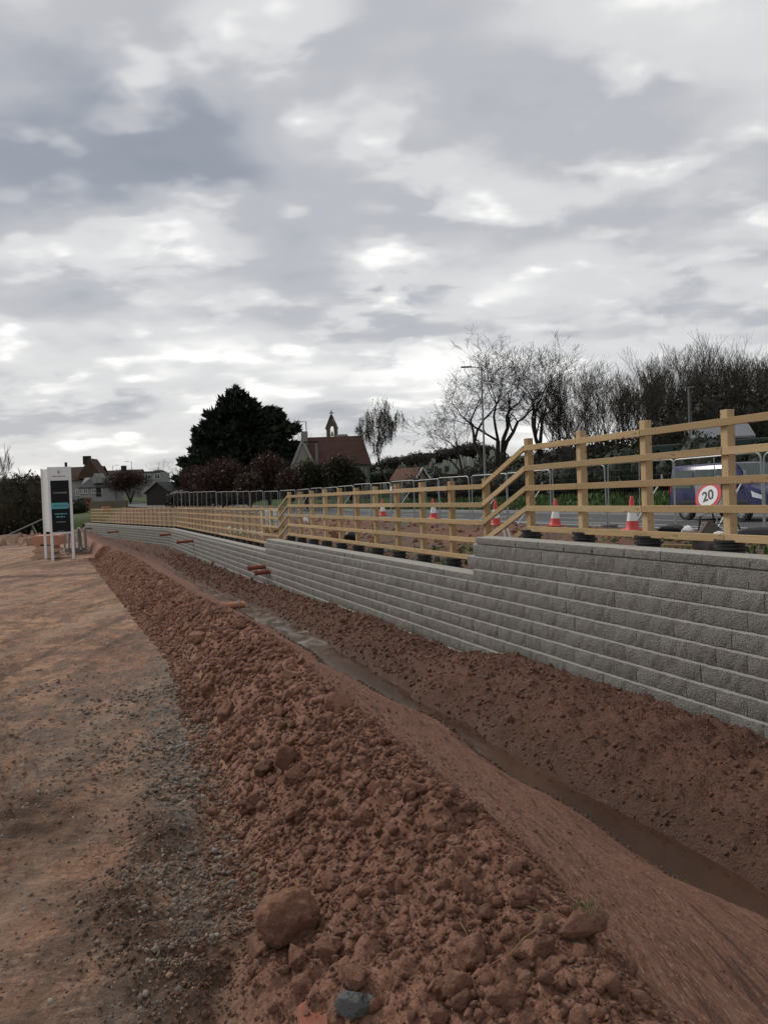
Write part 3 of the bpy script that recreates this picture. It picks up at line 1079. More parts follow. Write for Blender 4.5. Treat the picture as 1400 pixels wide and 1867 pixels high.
def block_variant(seed, L=.3975, H=.197, depth=.24, nx=7, nz=3):
    r = np.random.default_rng(seed)
    V, Fq, top = [], [], []
    hx, zt = L / 2, .176
    for j in range(nz + 1):
        for i in range(nx + 1):
            x, z = -hx + L * i / nx, .003 + (zt - .003) * j / nz
            edge = (i in (0, nx)) or (j == 0)
            y = (.001 if j else .006) + r.uniform(-.004, .004) if edge else (-.010 + r.uniform(-.011, .011))
            if j == nz:
                y = r.uniform(-.008, .004)
            if not edge:
                x += r.uniform(-.012, .012)
                z += r.uniform(-.012, .012) if j < nz else r.uniform(-.004, .003)
            V.append((x, y, z))
            top.append(0)
    q = nx + 1
    for j in range(nz):
        for i in range(nx):
            a = j * q + i
            Fq.append((a, a + 1, a + q + 1, a + q))
    b = len(V)
    for i in range(nx + 1):                       # chamfer and top, own vertices
        V.append((V[nz * q + i][0], V[nz * q + i][1], V[nz * q + i][2]))
        top.append(.545)
    for i in range(nx + 1):
        V.append((-hx + L * i / nx, .028 + r.uniform(-.003, .003), H))
        top.append(.55)
    for i in range(nx):
        Fq.append((b + i, b + i + 1, b + q + i + 1, b + q + i))
    e = len(V)
    V += [(-hx, .028, H), (hx, .028, H), (hx, depth, H), (-hx, depth, H)]
    top += [1] * 4
    Fq.append((e, e + 1, e + 2, e + 3))
    for sx in (-hx, hx):
        e = len(V)
        V += [(sx, .008, .003), (sx, .0, zt), (sx, .028, H), (sx, depth, H), (sx, depth, .003)]
        top += [0] * 5
        # pentagon as quad + quad
        qd = [(e, e + 1, e + 3, e + 4), (e + 1, e + 2, e + 3, e + 3)]
        Fq += [qd[0]]
        Fq += [(e + 1, e + 2, e + 3)]
    tri = []
    for p in Fq:
        if len(p) == 4:
            tri += [(p[0], p[1], p[2]), (p[0], p[2], p[3])]
        else:
            tri.append(tuple(p))
    return np.array(V), np.array(tri), np.array(top, float)


def cap_variant(seed, L=.594, H=.098, depth=.32, nx=8):
    r = np.random.default_rng(seed)
    V, Fq, top = [], [], []
    q = nx + 1
    for j, z in enumerate((.0, .035, .07, H - .006)):
        for i in range(q):
            y = -.018 + (0 if j in (0,) else r.uniform(-.012, .008))
            if j == 3:
                y = -.012 + r.uniform(-.004, .004)
            V.append((-L / 2 + L * i / nx, y, z + (r.uniform(-.008, .008) if j in (1, 2) else 0)))
            top.append(0)
    for j in range(3):
        for i in range(nx):
            a = j * q + i
            Fq += [(a, a + 1, a + q + 1), (a, a + q + 1, a + q)]
    b = len(V)
    for i in range(q):
        V.append(V[3 * q + i])
        top.append(1)
    for i in range(q):
        V.append((-L / 2 + L * i / nx, -.004, H))
        top.append(1)
    for i in range(q):
        V.append((-L / 2 + L * i / nx, depth, H))
        top.append(1)
    for j in range(2):
        for i in range(nx):
            a = b + j * q + i
            Fq += [(a, a + 1, a + q + 1), (a, a + q + 1, a + q)]
    for sx in (-L / 2, L / 2):
        e = len(V)
        V += [(sx, -.014, 0), (sx, -.006, H), (sx, depth, H), (sx, depth, 0)]
        top += [0] * 4
        Fq += [(e, e + 1, e + 2), (e, e + 2, e + 3)]
    e = len(V)
    V += [(-L / 2, -.014, 0), (L / 2, -.014, 0), (L / 2, depth, 0), (-L / 2, depth, 0)]
    top += [0] * 4
    Fq += [(e, e + 2, e + 1), (e, e + 3, e + 2)]
    return np.array(V), np.array(Fq), np.array(top, float)


def place_arrays(variants, idx, pos, rz, rnds, rot=None, scl=None):
    """merge instances (z rotation or full matrices) into arrays"""
    Vs, Fs, R, Tp = [], [], [], []
    b = 0
    for vi in range(len(variants)):
        sel = np.nonzero(idx == vi)[0]
        if not len(sel):
            continue
        V, Fq = variants[vi][0], variants[vi][1]
        tp = variants[vi][2] if len(variants[vi]) > 2 else np.zeros(len(V))
        if rot is None:
            c, s = np.cos(rz[sel]), np.sin(rz[sel])
            mats = np.zeros((len(sel), 3, 3))
            mats[:, 0, 0], mats[:, 0, 1], mats[:, 1, 0], mats[:, 1, 1], mats[:, 2, 2] = c, -s, s, c, 1
        else:
            mats = rot[sel]
        vv = V[None] * (scl[sel][:, None, :] if scl is not None else 1)
        out = np.einsum('nij,nvj->nvi', mats, np.broadcast_to(vv, (len(sel), len(V), 3))) + pos[sel][:, None, :]
        Vs.append(out.reshape(-1, 3))
        ff = Fq[None] + (np.arange(len(sel)) * len(V))[:, None, None] + b
        Fs.append(ff.reshape(-1, 3))
        R.append(np.repeat(rnds[sel], len(V)))
        Tp.append(np.tile(tp, len(sel)))
        b += len(sel) * len(V)
    return np.concatenate(Vs), np.concatenate(Fs), np.concatenate(R), np.concatenate(Tp)


WALL_END = TB + 34.6
wall_loc = W(SW + .1, 6.0, -.8)
wall = thing('retaining_wall', 'long grey split-face block retaining wall stepping down beside the trench', 'wall', wall_loc)
bvars = [block_variant(100 + i) for i in range(7)]
bmeshes = [mesh_np('block', v, f, M['block'], False, dict(top=t)) for v, f, t in bvars]
cells = []
for k in range(0, 14):
    ztop = UND0 - .2 * k
    t = 3.0 + (.2 if k % 2 else 0)
    while t < WALL_END:
        tc = t + .2
        ok = (CAPZ(t) - .1) >= ztop - .01
        if not ok and (CAPZ(t + .39) - .1) >= ztop - .01:
            ok = False
        if ok and ztop > float(base_z(tc)) - .12 :
            cells.append((tc, k, ztop - .2))
        t += .4
cells.sort(key=lambda c: c[0] if c[0] > 4.3 else 1000 + c[0])


def face_s(k):
    return SW + .010 * (5 - k)


far_cells = []
for ci, (tc, k, zb) in enumerate(cells):
    th = TH1 if tc < TB else TH2
    p = W(face_s(k), tc, zb)
    if abs(tc - TB) < .2:
        th = (TH1 + TH2) / 2
    if tc > TB:
        q = BEND + (tc - TB) * D2 + (face_s(k) - SW) * np.array([math.cos(TH2), math.sin(TH2)])
        p = Vector((q[0], q[1], zb))
    if ci < 300:
        o = obj('block', bmeshes[rnd.randrange(7)], wall, p - wall_loc + Vector((N1[0], N1[1], 0)) * rnd.uniform(-.003, .003))
        o.rotation_euler = (0, 0, th - math.pi / 2 + rnd.uniform(-.004, .004))
    else:
        far_cells.append((p.x, p.y, p.z, th - math.pi / 2))
fc = np.array(far_cells)
V, Fq, R, Tp = place_arrays(bvars, rng.integers(0, 7, len(fc)), fc[:, :3] - np.array(wall_loc), fc[:, 3], rng.random(len(fc)))
tag(obj('block_courses', mesh_np('block_courses', V, Fq, M['block'], False, dict(top=Tp, rnd=R)), wall), kind='stuff')
cvars = [cap_variant(200 + i) for i in range(4)]
cmeshes = [mesh_np('coping_stone', v, f, M['block'], False, dict(top=t)) for v, f, t in cvars]
for (ta, tb) in ((3.3, 11.3), (11.3, 26.5), (26.5, WALL_END)):
    n = round((tb - ta) / .6)
    L = (tb - ta) / n
    for i in range(n):
        tc = ta + (i + .5) * L
        th = TH1 if tc < TB else TH2
        zc = CAPZ(tc) - .1 + .0015
        p = W(SW + .055, tc, zc)
        if tc > TB:
            q = BEND + (tc - TB) * D2 + .055 * np.array([math.cos(TH2), math.sin(TH2)])
            p = Vector((q[0], q[1], zc))
        o = obj('coping_stone', cmeshes[rnd.randrange(4)], wall, p - wall_loc)
        o.scale = (L / .6, 1, 1)
        o.rotation_euler = (0, 0, th - math.pi / 2 + rnd.uniform(-.003, .003))
core = MB()
for (ta, tb) in ((2.0, 11.28), (11.28, 26.48), (26.48, TB), (TB, WALL_END)):
    zt = CAPZ((ta + tb) / 2) - .104
    pts = []
    for t in (ta, tb):
        for s in (SW + .115, SW + .30):
            if t > TB:
                q = BEND + (t - TB) * D2 + (s - SW) * np.array([math.cos(TH2), math.sin(TH2)])
                pts.append((q[0], q[1]))
            else:
                w_ = W(s, t, 0)
                pts.append((w_.x, w_.y))
    a, b_, c, d = pts
    vs_ = [(*a, -2.6), (*b_, -2.6), (*d, -2.6), (*c, -2.6), (*a, zt), (*b_, zt), (*d, zt), (*c, zt)]
    core.add(vs_, [(0, 1, 2, 3), (4, 5, 6, 7), (0, 1, 5, 4), (1, 2, 6, 5), (2, 3, 7, 6), (3, 0, 4, 7)])
core.build('core', M['core'], wall, world=True)

# ------------------------------------------------------------------ timber post and rail fence
FS = 6.35


def align(p0, p1, up=Vector((0, 0, 1))):
    x = (p1 - p0).normalized()
    y = up.cross(x)
    if y.length < 1e-4:
        y = Vector((0, 1, 0))
    y.normalize()
    z = x.cross(y)
    return Matrix((x, y, z)).transposed()


_tm = {}


def timber(name, parent, p0, p1, wy, wz, rot=None, ext=0.0):
    L = (p1 - p0).length + ext
    key = (round(L, 2), wy, wz)
    if key not in _tm:
        _tm[key] = MB().box((0, 0, 0), (L, wy, wz), bev=.004).mesh(name, M['wood'])
    o = obj(name, _tm[key], parent)
    m = rot if rot is not None else align(p0, p1)
    o.matrix_local = Matrix.Translation((p0 + p1) / 2 - parent.location) @ m.to_4x4()
    return o


def sleeve_mesh():
    prof = []
    for i in range(7):
        z = -.36 + i * .075
        prof += [(.17, z), (.17, z + .026), (.140, z + .036), (.140, z + .062)]
    prof += [(.168, .165), (.168, .188), (.128, .19), (.126, .05), (0.001, .05)]
    return MB().lathe(prof, 18).mesh('post_sleeve', M['black'], True)


SLEEVE = sleeve_mesh()


def fence_pt(s, t, z):
    if t <= TB:
        w_ = W(SW, t, z)
        return Vector((w_.x + (s - SW) * N1[0], w_.y + (s - SW) * N1[1], z))
    q = BEND + (t - TB) * D2 + (s - SW) * np.array([math.cos(TH2), math.sin(TH2)])
    return Vector((q[0], q[1], z))


def fence_section(label, ts, ztop, capz, first_low=None):
    """posts at ts; first_low: (previous post t, previous top) gives sloping rails from the previous section"""
    root = thing('timber_fence', label, 'fence', fence_pt(FS, ts[0], capz), group='post and rail fence runs on the wall')
    def fine(t):
        return fence_pt(FS, t, 0)
    for t in ts:
        zt = ztop + rnd.uniform(-.015, .015)
        p0, p1 = fence_pt(FS, t, capz + .02), fence_pt(FS, t, zt)
        tw = rnd.uniform(-.03, .03)
        th = TH1 if t < TB else TH2
        zr = Vector((math.sin(th + tw), -math.cos(th + tw), 0))
        m = Matrix((Vector((0, 0, 1)), zr, Vector((0, 0, 1)).cross(zr))).transposed()
        timber('post', root, p0, p1, .10, .10, rot=m)
        o = obj('post_sleeve', SLEEVE, root, fence_pt(FS, t, capz - .07) - root.location)
        o.rotation_euler = (rnd.uniform(-.03, .03), rnd.uniform(-.03, .03), rnd.random() * 6)
    RS = FS - .05 - .021
    for k in range(5):
        zr_ = ztop - .135 - .303 * k
        i = 0
        first = 1 + (k * 2) % 3
        while i < len(ts) - 1:
            j = min(len(ts) - 1, i + (first if i == 0 else 3))
            a, b_ = fence_pt(RS, ts[i], zr_ + rnd.uniform(-.004, .004)), fence_pt(RS, ts[j], zr_ + rnd.uniform(-.004, .004))
            if ts[i] < TB < ts[j]:
                mid = fence_pt(RS, TB, zr_)
                timber('rail', root, a, mid, .040, .082)
                timber('rail', root, mid, b_, .040, .082)
            else:
                timber('rail', root, a, b_, .040, .082, ext=-.004)
            i = j
        if first_low:
            pt, pz = first_low
            timber('rail', root, fence_pt(RS, pt, pz - .135 - .303 * k), fence_pt(RS, ts[0], zr_), .040, .082, ext=-.01)
    return root


ts1 = [2.56, 3.88, 5.19, 6.51, 7.80, 9.11, 10.45]
ts2 = [11.84 + 1.33 * i for i in range(11)]
ts3 = [ts2[-1] + 1.33 * (i + 1) for i in range(50)]
fence_section('near timber post-and-rail fence on the highest, rightmost step of the wall', ts1, 2.365, .886)
fence_section('timber fence run on the middle step of the wall, left of the tall near run', ts2, 1.82, .286, (10.45, 2.365))
fence_section('far timber fence run on the lowest step of the wall, bending away left', [t for t in ts3 if t < WALL_END], 1.40, -.114, (ts2[-1], 1.82))

# ------------------------------------------------------------------ clods, stones and gravel
def ico(sub):
    bm = bmesh.new()
    bmesh.ops.create_icosphere(bm, subdivisions=sub, radius=1)
    V = np.array([v.co[:] for v in bm.verts])
    Fq = np.array([[v.index for v in f.verts] for f in bm.faces])
    bm.free()
    return V, Fq


def clod_shape(seed, sub, amp=.32, flat=.78):
    V, Fq = ico(sub)
    r = random.Random(seed)
    o = Vector((r.uniform(-50, 50), r.uniform(-50, 50), r.uniform(-50, 50)))
    out = []
    cuts = [(Vector((r.gauss(0, 1), r.gauss(0, 1), r.gauss(0, 1))).normalized(), r.uniform(.56, .88)) for _ in range(9)]
    for v in V:
        p = Vector(v)
        k = 1 + amp * mnoise.noise(p * 1.3 + o) + amp * .55 * mnoise.noise(p * 3.1 + o) + (amp * .34 * mnoise.noise(p * 7 + o) if sub > 2 else 0) + (amp * .22 * mnoise.noise(p * 15 + o) if sub > 3 else 0)
        q = p * k
        for n_, d_ in cuts:
            e = q.dot(n_) - d_
            if e > 0:
                q -= n_ * e * .95
        out.append((q.x * r.uniform(.99, 1.01), q.y, q.z * flat))
    sc = np.array([1, r.uniform(.75, 1.0), 1])
    return np.array(out) * sc, Fq


def rand_rot(n, tilt=.6):
    a, b, c = rng.uniform(0, 2 * math.pi, n), rng.normal(0, tilt, n), rng.normal(0, tilt, n)
    ca, sa, cb, sb, cc, sc = np.cos(a), np.sin(a), np.cos(b), np.sin(b), np.cos(c), np.sin(c)
    z0, o1 = np.zeros(n), np.ones(n)
    Rz = np.stack([ca, -sa, z0, sa, ca, z0, z0, z0, o1], 1).reshape(n, 3, 3)
    Ry = np.stack([cb, z0, sb, z0, o1, z0, -sb, z0, cb], 1).reshape(n, 3, 3)
    Rx = np.stack([o1, z0, z0, z0, cc, -sc, z0, sc, cc], 1).reshape(n, 3, 3)
    return Rz @ Ry @ Rx


def ground_height(s, t):
    x, y = P2(s, t)
    return x, y, low_ground(s, t, x, y)[0]


def scatter(name, label, mat, variants, s, t, r, bury=.3, flat=None, smooth=False):
    x, y, z = ground_height(s, t)
    n = len(s)
    pos = np.stack([x, y, z + r * (.75 - 2 * bury) * .8], 1)
    scl = np.stack([r, r * rng.uniform(.75, 1, n), r * (flat if flat else rng.uniform(.7, 1, n))], 1)
    V, Fq, R, Tp = place_arrays(variants, rng.integers(0, len(variants), n), pos, None, rng.random(n), rot=rand_rot(n), scl=scl)
    return tag(obj(name, mesh_np(name, V, Fq, mat, smooth, dict(rnd=R))), label, kind='stuff')


crumb = [clod_shape(320 + i, 1, .4) for i in range(8)]
small = [clod_shape(300 + i, 2, .45) for i in range(8)]
medium = [clod_shape(400 + i, 3, .42) for i in range(10)]
chips = [clod_shape(450 + i, 1, .55, .6) for i in range(8)]


def pareto(n, lo, hi, a):
    u = rng.random(n)
    return (lo ** -a + u * (hi ** -a - lo ** -a)) ** (-1 / a)


def logt(n, a, b):
    return np.exp(rng.uniform(math.log(a), math.log(b), n))


# fine crumbs on the mound
n = 28000
t = logt(n, 1.5, 26)
u = rng.beta(1.05, 1.05, n)
s = foot(t) - .20 + u * (crest(t) + .12 - foot(t) + .20)
r = np.clip(t, 1.5, 30) * .0017 * pareto(n, 1, 4, 2.2)
cl = fbm(*P2(s, t), 1.3, 3, off=60)
keep = rng.random(n) < np.clip(.7 + .9 * cl, .2, 1)
scatter('soil_crumbs', 'crumbs of reddish earth covering the spoil mound', M['clod'], crumb, s[keep], t[keep], np.clip(r[keep], .004, .035), .25)
n = 9000
t = logt(n, 1.5, 4.5)
s = foot(t) - .20 + rng.random(n) * (crest(t) + .14 - foot(t) + .20)
scatter('soil_grains', 'fine grains of reddish earth between the clods of the mound', M['clod'], crumb, s, t, np.clip(.0030 * pareto(n, 1, 3.5, 2.4) * np.clip(t / 2.5, .8, 2), .0025, .014), .2)
n = 7600
t = logt(n, 1.6, 24)
u = rng.beta(1.1, 1.1, n)
s = foot(t) - .14 + u * (crest(t) + .10 - foot(t) + .14)
r = np.clip(t, 2.2, 30) * .0030 * pareto(n, 1, 3.2, 2.4)
cl = fbm(*P2(s, t), 1.1, 3, off=65)
keep = rng.random(n) < np.clip(.32 + 2.2 * cl, .03, 1)
scatter('soil_nuggets', 'nuggets of reddish earth strewn over the spoil mound', M['clod'], small, s[keep], t[keep], np.clip(r[keep], .007, .042), .27)
n = 1500
t = logt(n, 1.5, 4.2)
s = foot(t) + .05 + rng.beta(1.3, 1.0, n) * (crest(t) + .04 - foot(t))
keep = rng.random(n) < np.clip(.55 + 1.6 * fbm(*P2(s, t), 1.6, 3, off=68), .1, 1)
scatter('near_clods', 'loose mixed clods heaped at the near end of the mound', M['clod'], small, s[keep], t[keep], np.clip(.010 * pareto(n, 1, 3.6, 1.7)[keep], .009, .034), .22)
# lumps on the mound
n = 1000
t = logt(n, 1.7, 22)
u = rng.beta(1.2, 1.4, n)
s = foot(t) - .06 + u * (crest(t) - foot(t) + .10)
r = np.clip(pareto(n, .014, .042, 2.2) * np.clip(t / 4, .8, 2.0), 0, .06)
cl = fbm(*P2(s, t), .9, 3, off=70)
keep = rng.random(n) < np.clip(.25 + 2.2 * cl, .02, 1)
scatter('soil_lumps', 'lumps of dug earth heaped on the spoil mound', M['clod'], medium, s[keep], t[keep], r[keep], .30)
# crumbs on the far bank under the wall, and a few on the combed face
n = 13000
t = logt(n, 3.0, 48)
s = wat_r(t) + .06 + rng.beta(1.0, 1.0, n) * (5.76 - wat_r(t))
r = np.clip(t * .0011 * pareto(n, 1, 6, 2.2), .003, .06)
scatter('bank_crumbs', 'small clods of earth on the bank below the wall', M['bankclod'], crumb, s, t, r, .33)
n = 700
t = logt(n, 3.0, 40)
s = wat_r(t) + .15 + rng.beta(1.0, 1.0, n) * (5.6 - wat_r(t))
r = np.clip(pareto(n, .015, .06, 2.2) * np.clip(t / 7, 1, 3), 0, .12)
scatter('bank_lumps', 'lumps of earth half sunk in the bank below the wall', M['bankclod'], small, s, t, r, .42)
n = 1300
t = logt(n, 1.8, 16)
s = crest(t) + .02 + rng.beta(.7, 3.2, n) * (3.4 - crest(t))
r = t * .0016 * pareto(n, 1, 4, 2.4)
scatter('face_crumbs', 'stray crumbs on the combed face of the mound', M['clod'], crumb, s, t, np.clip(r, .003, .022), .3)
n = 420
t = logt(n, 3.0, 20)
s = wat_r(t) - .05 + rng.exponential(.12, n)
scatter('edge_stones', 'dark wet lumps and stones along the right edge of the water', M['darkclod'], crumb, s, t, np.clip(t * .0022 * pareto(n, 1, 4.5, 2), .006, .05), .3)
n = 500
t = logt(n, 2.6, 20)
s = wat_l(t) + .05 - rng.exponential(.05, n)
scatter('lip_crumbs', 'dark crumbs along the left edge of the water', M['darkclod'], crumb, s, t, np.clip(t * .0018 * pareto(n, 1, 4, 2), .005, .035), .3)
# path crumbs and stones
n = 14000
t = logt(n, 2.0, 9)
s = foot(t) - .05 - rng.exponential(1.2, n) * np.clip(t / 3.4, .6, 4)
wx, wy = P2(s, t)
keep = rng.random(n) < np.clip(.45 + 1.9 * fbm(wx, wy, .8, 4, off=80), .06, 1) * sst(9, 5.5, t)
r = t * .0011 * pareto(n, 1, 4.5, 2.4)
scatter('path_crumbs', 'loose crumbs of earth scattered on the haul path', M['pathclod'], crumb, s[keep], t[keep], np.clip(r[keep], .003, .022), .33)
for q, (px, py, rx, ry) in enumerate(((290, 1530, .17, .40), (225, 1680, .15, .33), (330, 1790, .19, .26))):
    c = at_z(px, py, 0)
    cs, ct = to_st(c)
    n = 420
    s, t = rng.normal(cs, rx * .62, n), rng.normal(ct, ry * .62, n)
    o = scatter('dark_crumbs', ('dark moist crumbs heaped on the path, farther patch', 'dark moist crumbs heaped on the path, nearer left patch', 'dark moist crumbs heaped on the path near the bottom edge')[q], M['darkclod'], crumb, s, t, np.clip(.0045 * pareto(n, 1, 4.6, 1.9), .003, .022), .33)
n = 9000
t = logt(n, 2.0, 9)
s = foot(t) - .0 - np.abs(rng.normal(.22, .40, n)) * np.clip(t / 4.5, .7, 2.6)
wx, wy = P2(s, t)
prob = np.clip(.12 + 1.9 * fbm(wx, wy, 1.1, 4, off=90) + .38 * np.exp(-((s - foot(t) + .22) / .22) ** 2), .02, 1)
keep = rng.random(n) < prob * sst(9, 5.5, t)
r = np.clip(t * .0016 * pareto(n, 1, 5, 2.2), .004, .026)
scatter('gravel', 'grey crushed stone spilled along the foot of the mound', M['stone'], chips, s[keep], t[keep], r[keep], .22)
n = 1500
t = logt(n, 2.0, 6)
s = foot(t) - .1 - rng.uniform(0, 1.9, n) * np.clip(t / 3, .8, 4)
r = t * .0014 * pareto(n, 1, 5, 2.3)
scatter('path_stones', 'small pale stones trodden into the haul path', M['stone'], chips, s, t, np.clip(r, .003, .018), .35)

# larger clods are single things
big = [mesh_np('clod', *clod_shape(500 + i, 4, .42, .85), M['clod'], False, dict(rnd=np.full(642, i / 12))) for i in range(12)]
CL = 'reddish clod of dug earth lying loose on the spoil mound'
for i in range(230):
    t = math.exp(rnd.uniform(math.log(1.75), math.log(13)))
    u = rnd.betavariate(1.2, 1.6)
    s = float(foot(t)) + u * (float(crest(t)) - float(foot(t)) + .05)
    r = min(.068, .021 * (1 - rnd.random()) ** (-1 / 2.5)) * (1.0 if t < 4 else 1.4)
    o = obj('clod', big[rnd.randrange(12)], None, W(s, t, gz(s, t) + r * .28))
    o.scale = (r, r * rnd.uniform(.8, 1), r * rnd.uniform(.75, 1))
    o.rotation_euler = (rnd.gauss(0, .5), rnd.gauss(0, .5), rnd.uniform(0, 6.28))
    tag(o, CL, 'clod', 'clods on the spoil mound')


def hit(px, py):
    """where a line of sight meets the low ground"""
    r_ = ray(px, py)
    k = np.geomspace(1.2, 60, 6000) / r_.y
    x, y, z = EYE.x + r_.x * k, EYE.y + r_.y * k, EYE.z + r_.z * k
    s_, t_ = x * N1[0] + y * N1[1], x * D1[0] + y * D1[1]
    i = int(np.argmax(z < low_ground(s_, t_, x, y)[0]))
    return Vector((x[i], y[i], z[i]))


def single_clod(px, py, r, label, mat='clod', sq=1.0, sub=5, name='clod', cat='clod', amp=.25, seed=1, flat=.88):
    p = hit(px, py)
    s, t = to_st(p)
    V, Fq = clod_shape(seed, sub, amp, flat)
    o = obj(name, mesh_np(name, V, Fq, M[mat], True, dict(rnd=np.full(len(V), .45))), None, Vector((p.x, p.y, gz(s, t) + r * .62)))
    o.scale = (r, r * .95, r * sq)
    o.rotation_euler = (0, 0, seed)
    return tag(o, label, cat)


single_clod(525, 1712, .108, 'large rounded earth boulder at the foot of the mound beside grey gravel', name='earth_boulder', cat='boulder', amp=.16, seed=41, sq=1.02)
single_clod(605, 1752, .052, 'brown clod just right of the large rounded earth boulder', seed=42)
single_clod(645, 1800, .040, 'smaller brown clod below right of the large rounded boulder', seed=43)
single_clod(648, 1850, .048, 'angular blue-grey stone in the gravel near the bottom edge', 'bluestone', name='stone', cat='stone', amp=.45, seed=47, sq=.8)
for (px, py, r, sd) in ((835, 1815, .045, 51), (920, 1835, .048, 52), (962, 1805, .034, 53), (800, 1862, .03, 54)):
    p = hit(px, py)
    s, t = to_st(p)
    V, Fq = clod_shape(sd, 4, .22, .9)
    o = obj('clod', mesh_np('clod', V, Fq, M['clod'], True, dict(rnd=np.full(len(V), .3 + sd % 5 * .1))), None, Vector((p.x, p.y, gz(s, t) + r * .4)))
    o.scale = (r, r, r)
    tag(o, {51: 'big lumpy clod left of the largest one at the bottom edge', 52: 'largest lumpy clod at the bottom edge right of centre', 53: 'medium clod touching the right of the largest bottom clod', 54: 'clod cut by the bottom edge left of the big lumpy one'}[sd], 'clod', 'big clods at the bottom edge')
# turfed clod
p = hit(1060, 1705)
s, t = to_st(p)
V, Fq = clod_shape(61, 4, .2, .6)
tc_ = thing('turf_clod', 'flat clod with a tuft of green grass near the crest of the mound', 'clod', Vector((p.x, p.y, gz(s, t))))
tc_.rotation_euler = (0, 0, .5)
o = obj('clod_body', mesh_np('clod_body', V * np.array([.085, .055, .065]), Fq, M['clod'], True, dict(rnd=np.full(len(V), .9))), tc_, (0, 0, .03))


def blades(n, spread, h, wdt, seed, lean=.5):
    r = np.random.default_rng(seed)
    V, Fq, R = [], [], []
    for i in range(n):
        bx, by = r.normal(0, spread, 2)
        a = r.uniform(0, 6.28)
        l = h * r.uniform(.5, 1.2)
        dx, dy = math.cos(a) * lean * l * r.uniform(.3, 1), math.sin(a) * lean * l * r.uniform(.3, 1)
        px_, py_ = -math.sin(a) * wdt, math.cos(a) * wdt
        b = len(V)
        V += [(bx - px_, by - py_, 0), (bx + px_, by + py_, 0), (bx + dx * .4 + px_ * .7, by + dy * .4 + py_ * .7, l * .6), (bx + dx * .4 - px_ * .7, by + dy * .4 - py_ * .7, l * .6), (bx + dx, by + dy, l)]
        Fq += [(b, b + 1, b + 2), (b, b + 2, b + 3), (b + 3, b + 2, b + 4)]
        R += [r.random()] * 5
    return np.array(V), np.array(Fq), np.array(R)


V, Fq, R = blades(60, .018, .026, .0010, 5, 1.0)
obj('grass_tuft', mesh_np('grass_tuft', V, Fq, M['grass'], False, dict(rnd=R)), tc_, (.02, 0, .06))
# a straw stalk or two and half-buried brick
for (px, py, a, l) in ((930, 1760, .6, .11), (860, 1745, 1.9, .07), (1000, 1700, 2.6, .06)):
    p = hit(px, py)
    z = p.z + .03
    q = Vector((math.cos(a) * l, math.sin(a) * l, .03))
    tag(MB().tube([Vector((0, 0, 0)), q * .5 + Vector((0, 0, .01)), q], .0018, 5).build('straw_stalk', M['straw'], loc=(p.x, p.y, z)), {930: 'longest dry straw stalk lying on the clods of the mound', 860: 'short straw stalk left of the longest one on the mound', 1000: 'short straw stalk right of the longest, near the turf clod'}[px], 'straw', 'straw stalks on the mound')
p = hit(573, 1868)
s, t = to_st(p)
o = MB().box((0, 0, 0), (.085, .13, .055), bev=.008).build('brick', M['brick'], loc=(p.x, p.y + .02, p.z - .012))
o.rotation_euler = (.08, -.05, .12)
tag(o, 'half-buried red brick at the bottom edge of the path', 'brick')
# grass sprig by the water
p = at_z(1180, 1512, -1.0)
s, t = to_st(p)
V, Fq, R = blades(40, .03, .05, .0016, 8, .9)
o = tag(obj('grass_sprig', mesh_np('grass_sprig', V, Fq, M['grass'], False, dict(rnd=R)), None, W(4.25, t, gz(4.25, t))), 'tiny green sprig growing at the water edge of the trench', 'plant')
# loop of pale wire on the path
cpt = at_z(375, 1368, 0)
pts = []
for i in range(15):
    a = math.pi * (.12 + .8 * i / 14)
    q = Vector((cpt.x + .24 * math.cos(a), cpt.y - .1 + .22 * math.sin(a), 0))
    s, t = to_st(q)
    pts.append(Vector((q.x - cpt.x, q.y - cpt.y, gz(s, t) + .012)))
tag(MB().tube(pts, .004, 5).build('wire', M['galv'], loc=(cpt.x, cpt.y, 0)), 'thin curved wire lying on the grey gravel', 'wire')


# ------------------------------------------------------------------ pipes
def pipe(label, loc, dirv, L, r, mat, name='drain_pipe', wall_t=.006, group=None):
    root = thing(name, label, 'pipe', loc, 0, group)
    d = Vector(dirv).normalized()
    rot = d.to_track_quat('Z', 'Y').to_matrix()
    MB().lathe([(r, -.15), (r, L), (r - wall_t, L), (r - wall_t, -.1)], 16, rot=rot).build('barrel', mat, root, True)
    MB().lathe([(r * 1.16, L - .09), (r * 1.2, L - .08), (r * 1.2, L - .005), (r * 1.02, L)], 16, rot=rot).build('socket', mat, root, True)
    MB().lathe([(r * 1.5, -.004), (r * 1.5, .016), (r, .02)], 16, rot=rot).build('mortar_collar', M['kerb'], root, True)
    return root


def wall_pipe(px, py, label, L=.45, r=.055):
    r_ = ray(px, py)
    if px > 308:
        k = SW / (r_.x * N1[0] + r_.y * N1[1])
        th = TH1
    else:
        n2 = np.array([math.cos(TH2), math.sin(TH2)])
        k = float(BEND @ n2) / (r_.x * n2[0] + r_.y * n2[1])
        th = TH2
    p = EYE + r_ * k
    return pipe(label, p, (-math.cos(th), -math.sin(th), -.03), L, r, M['pipe'])


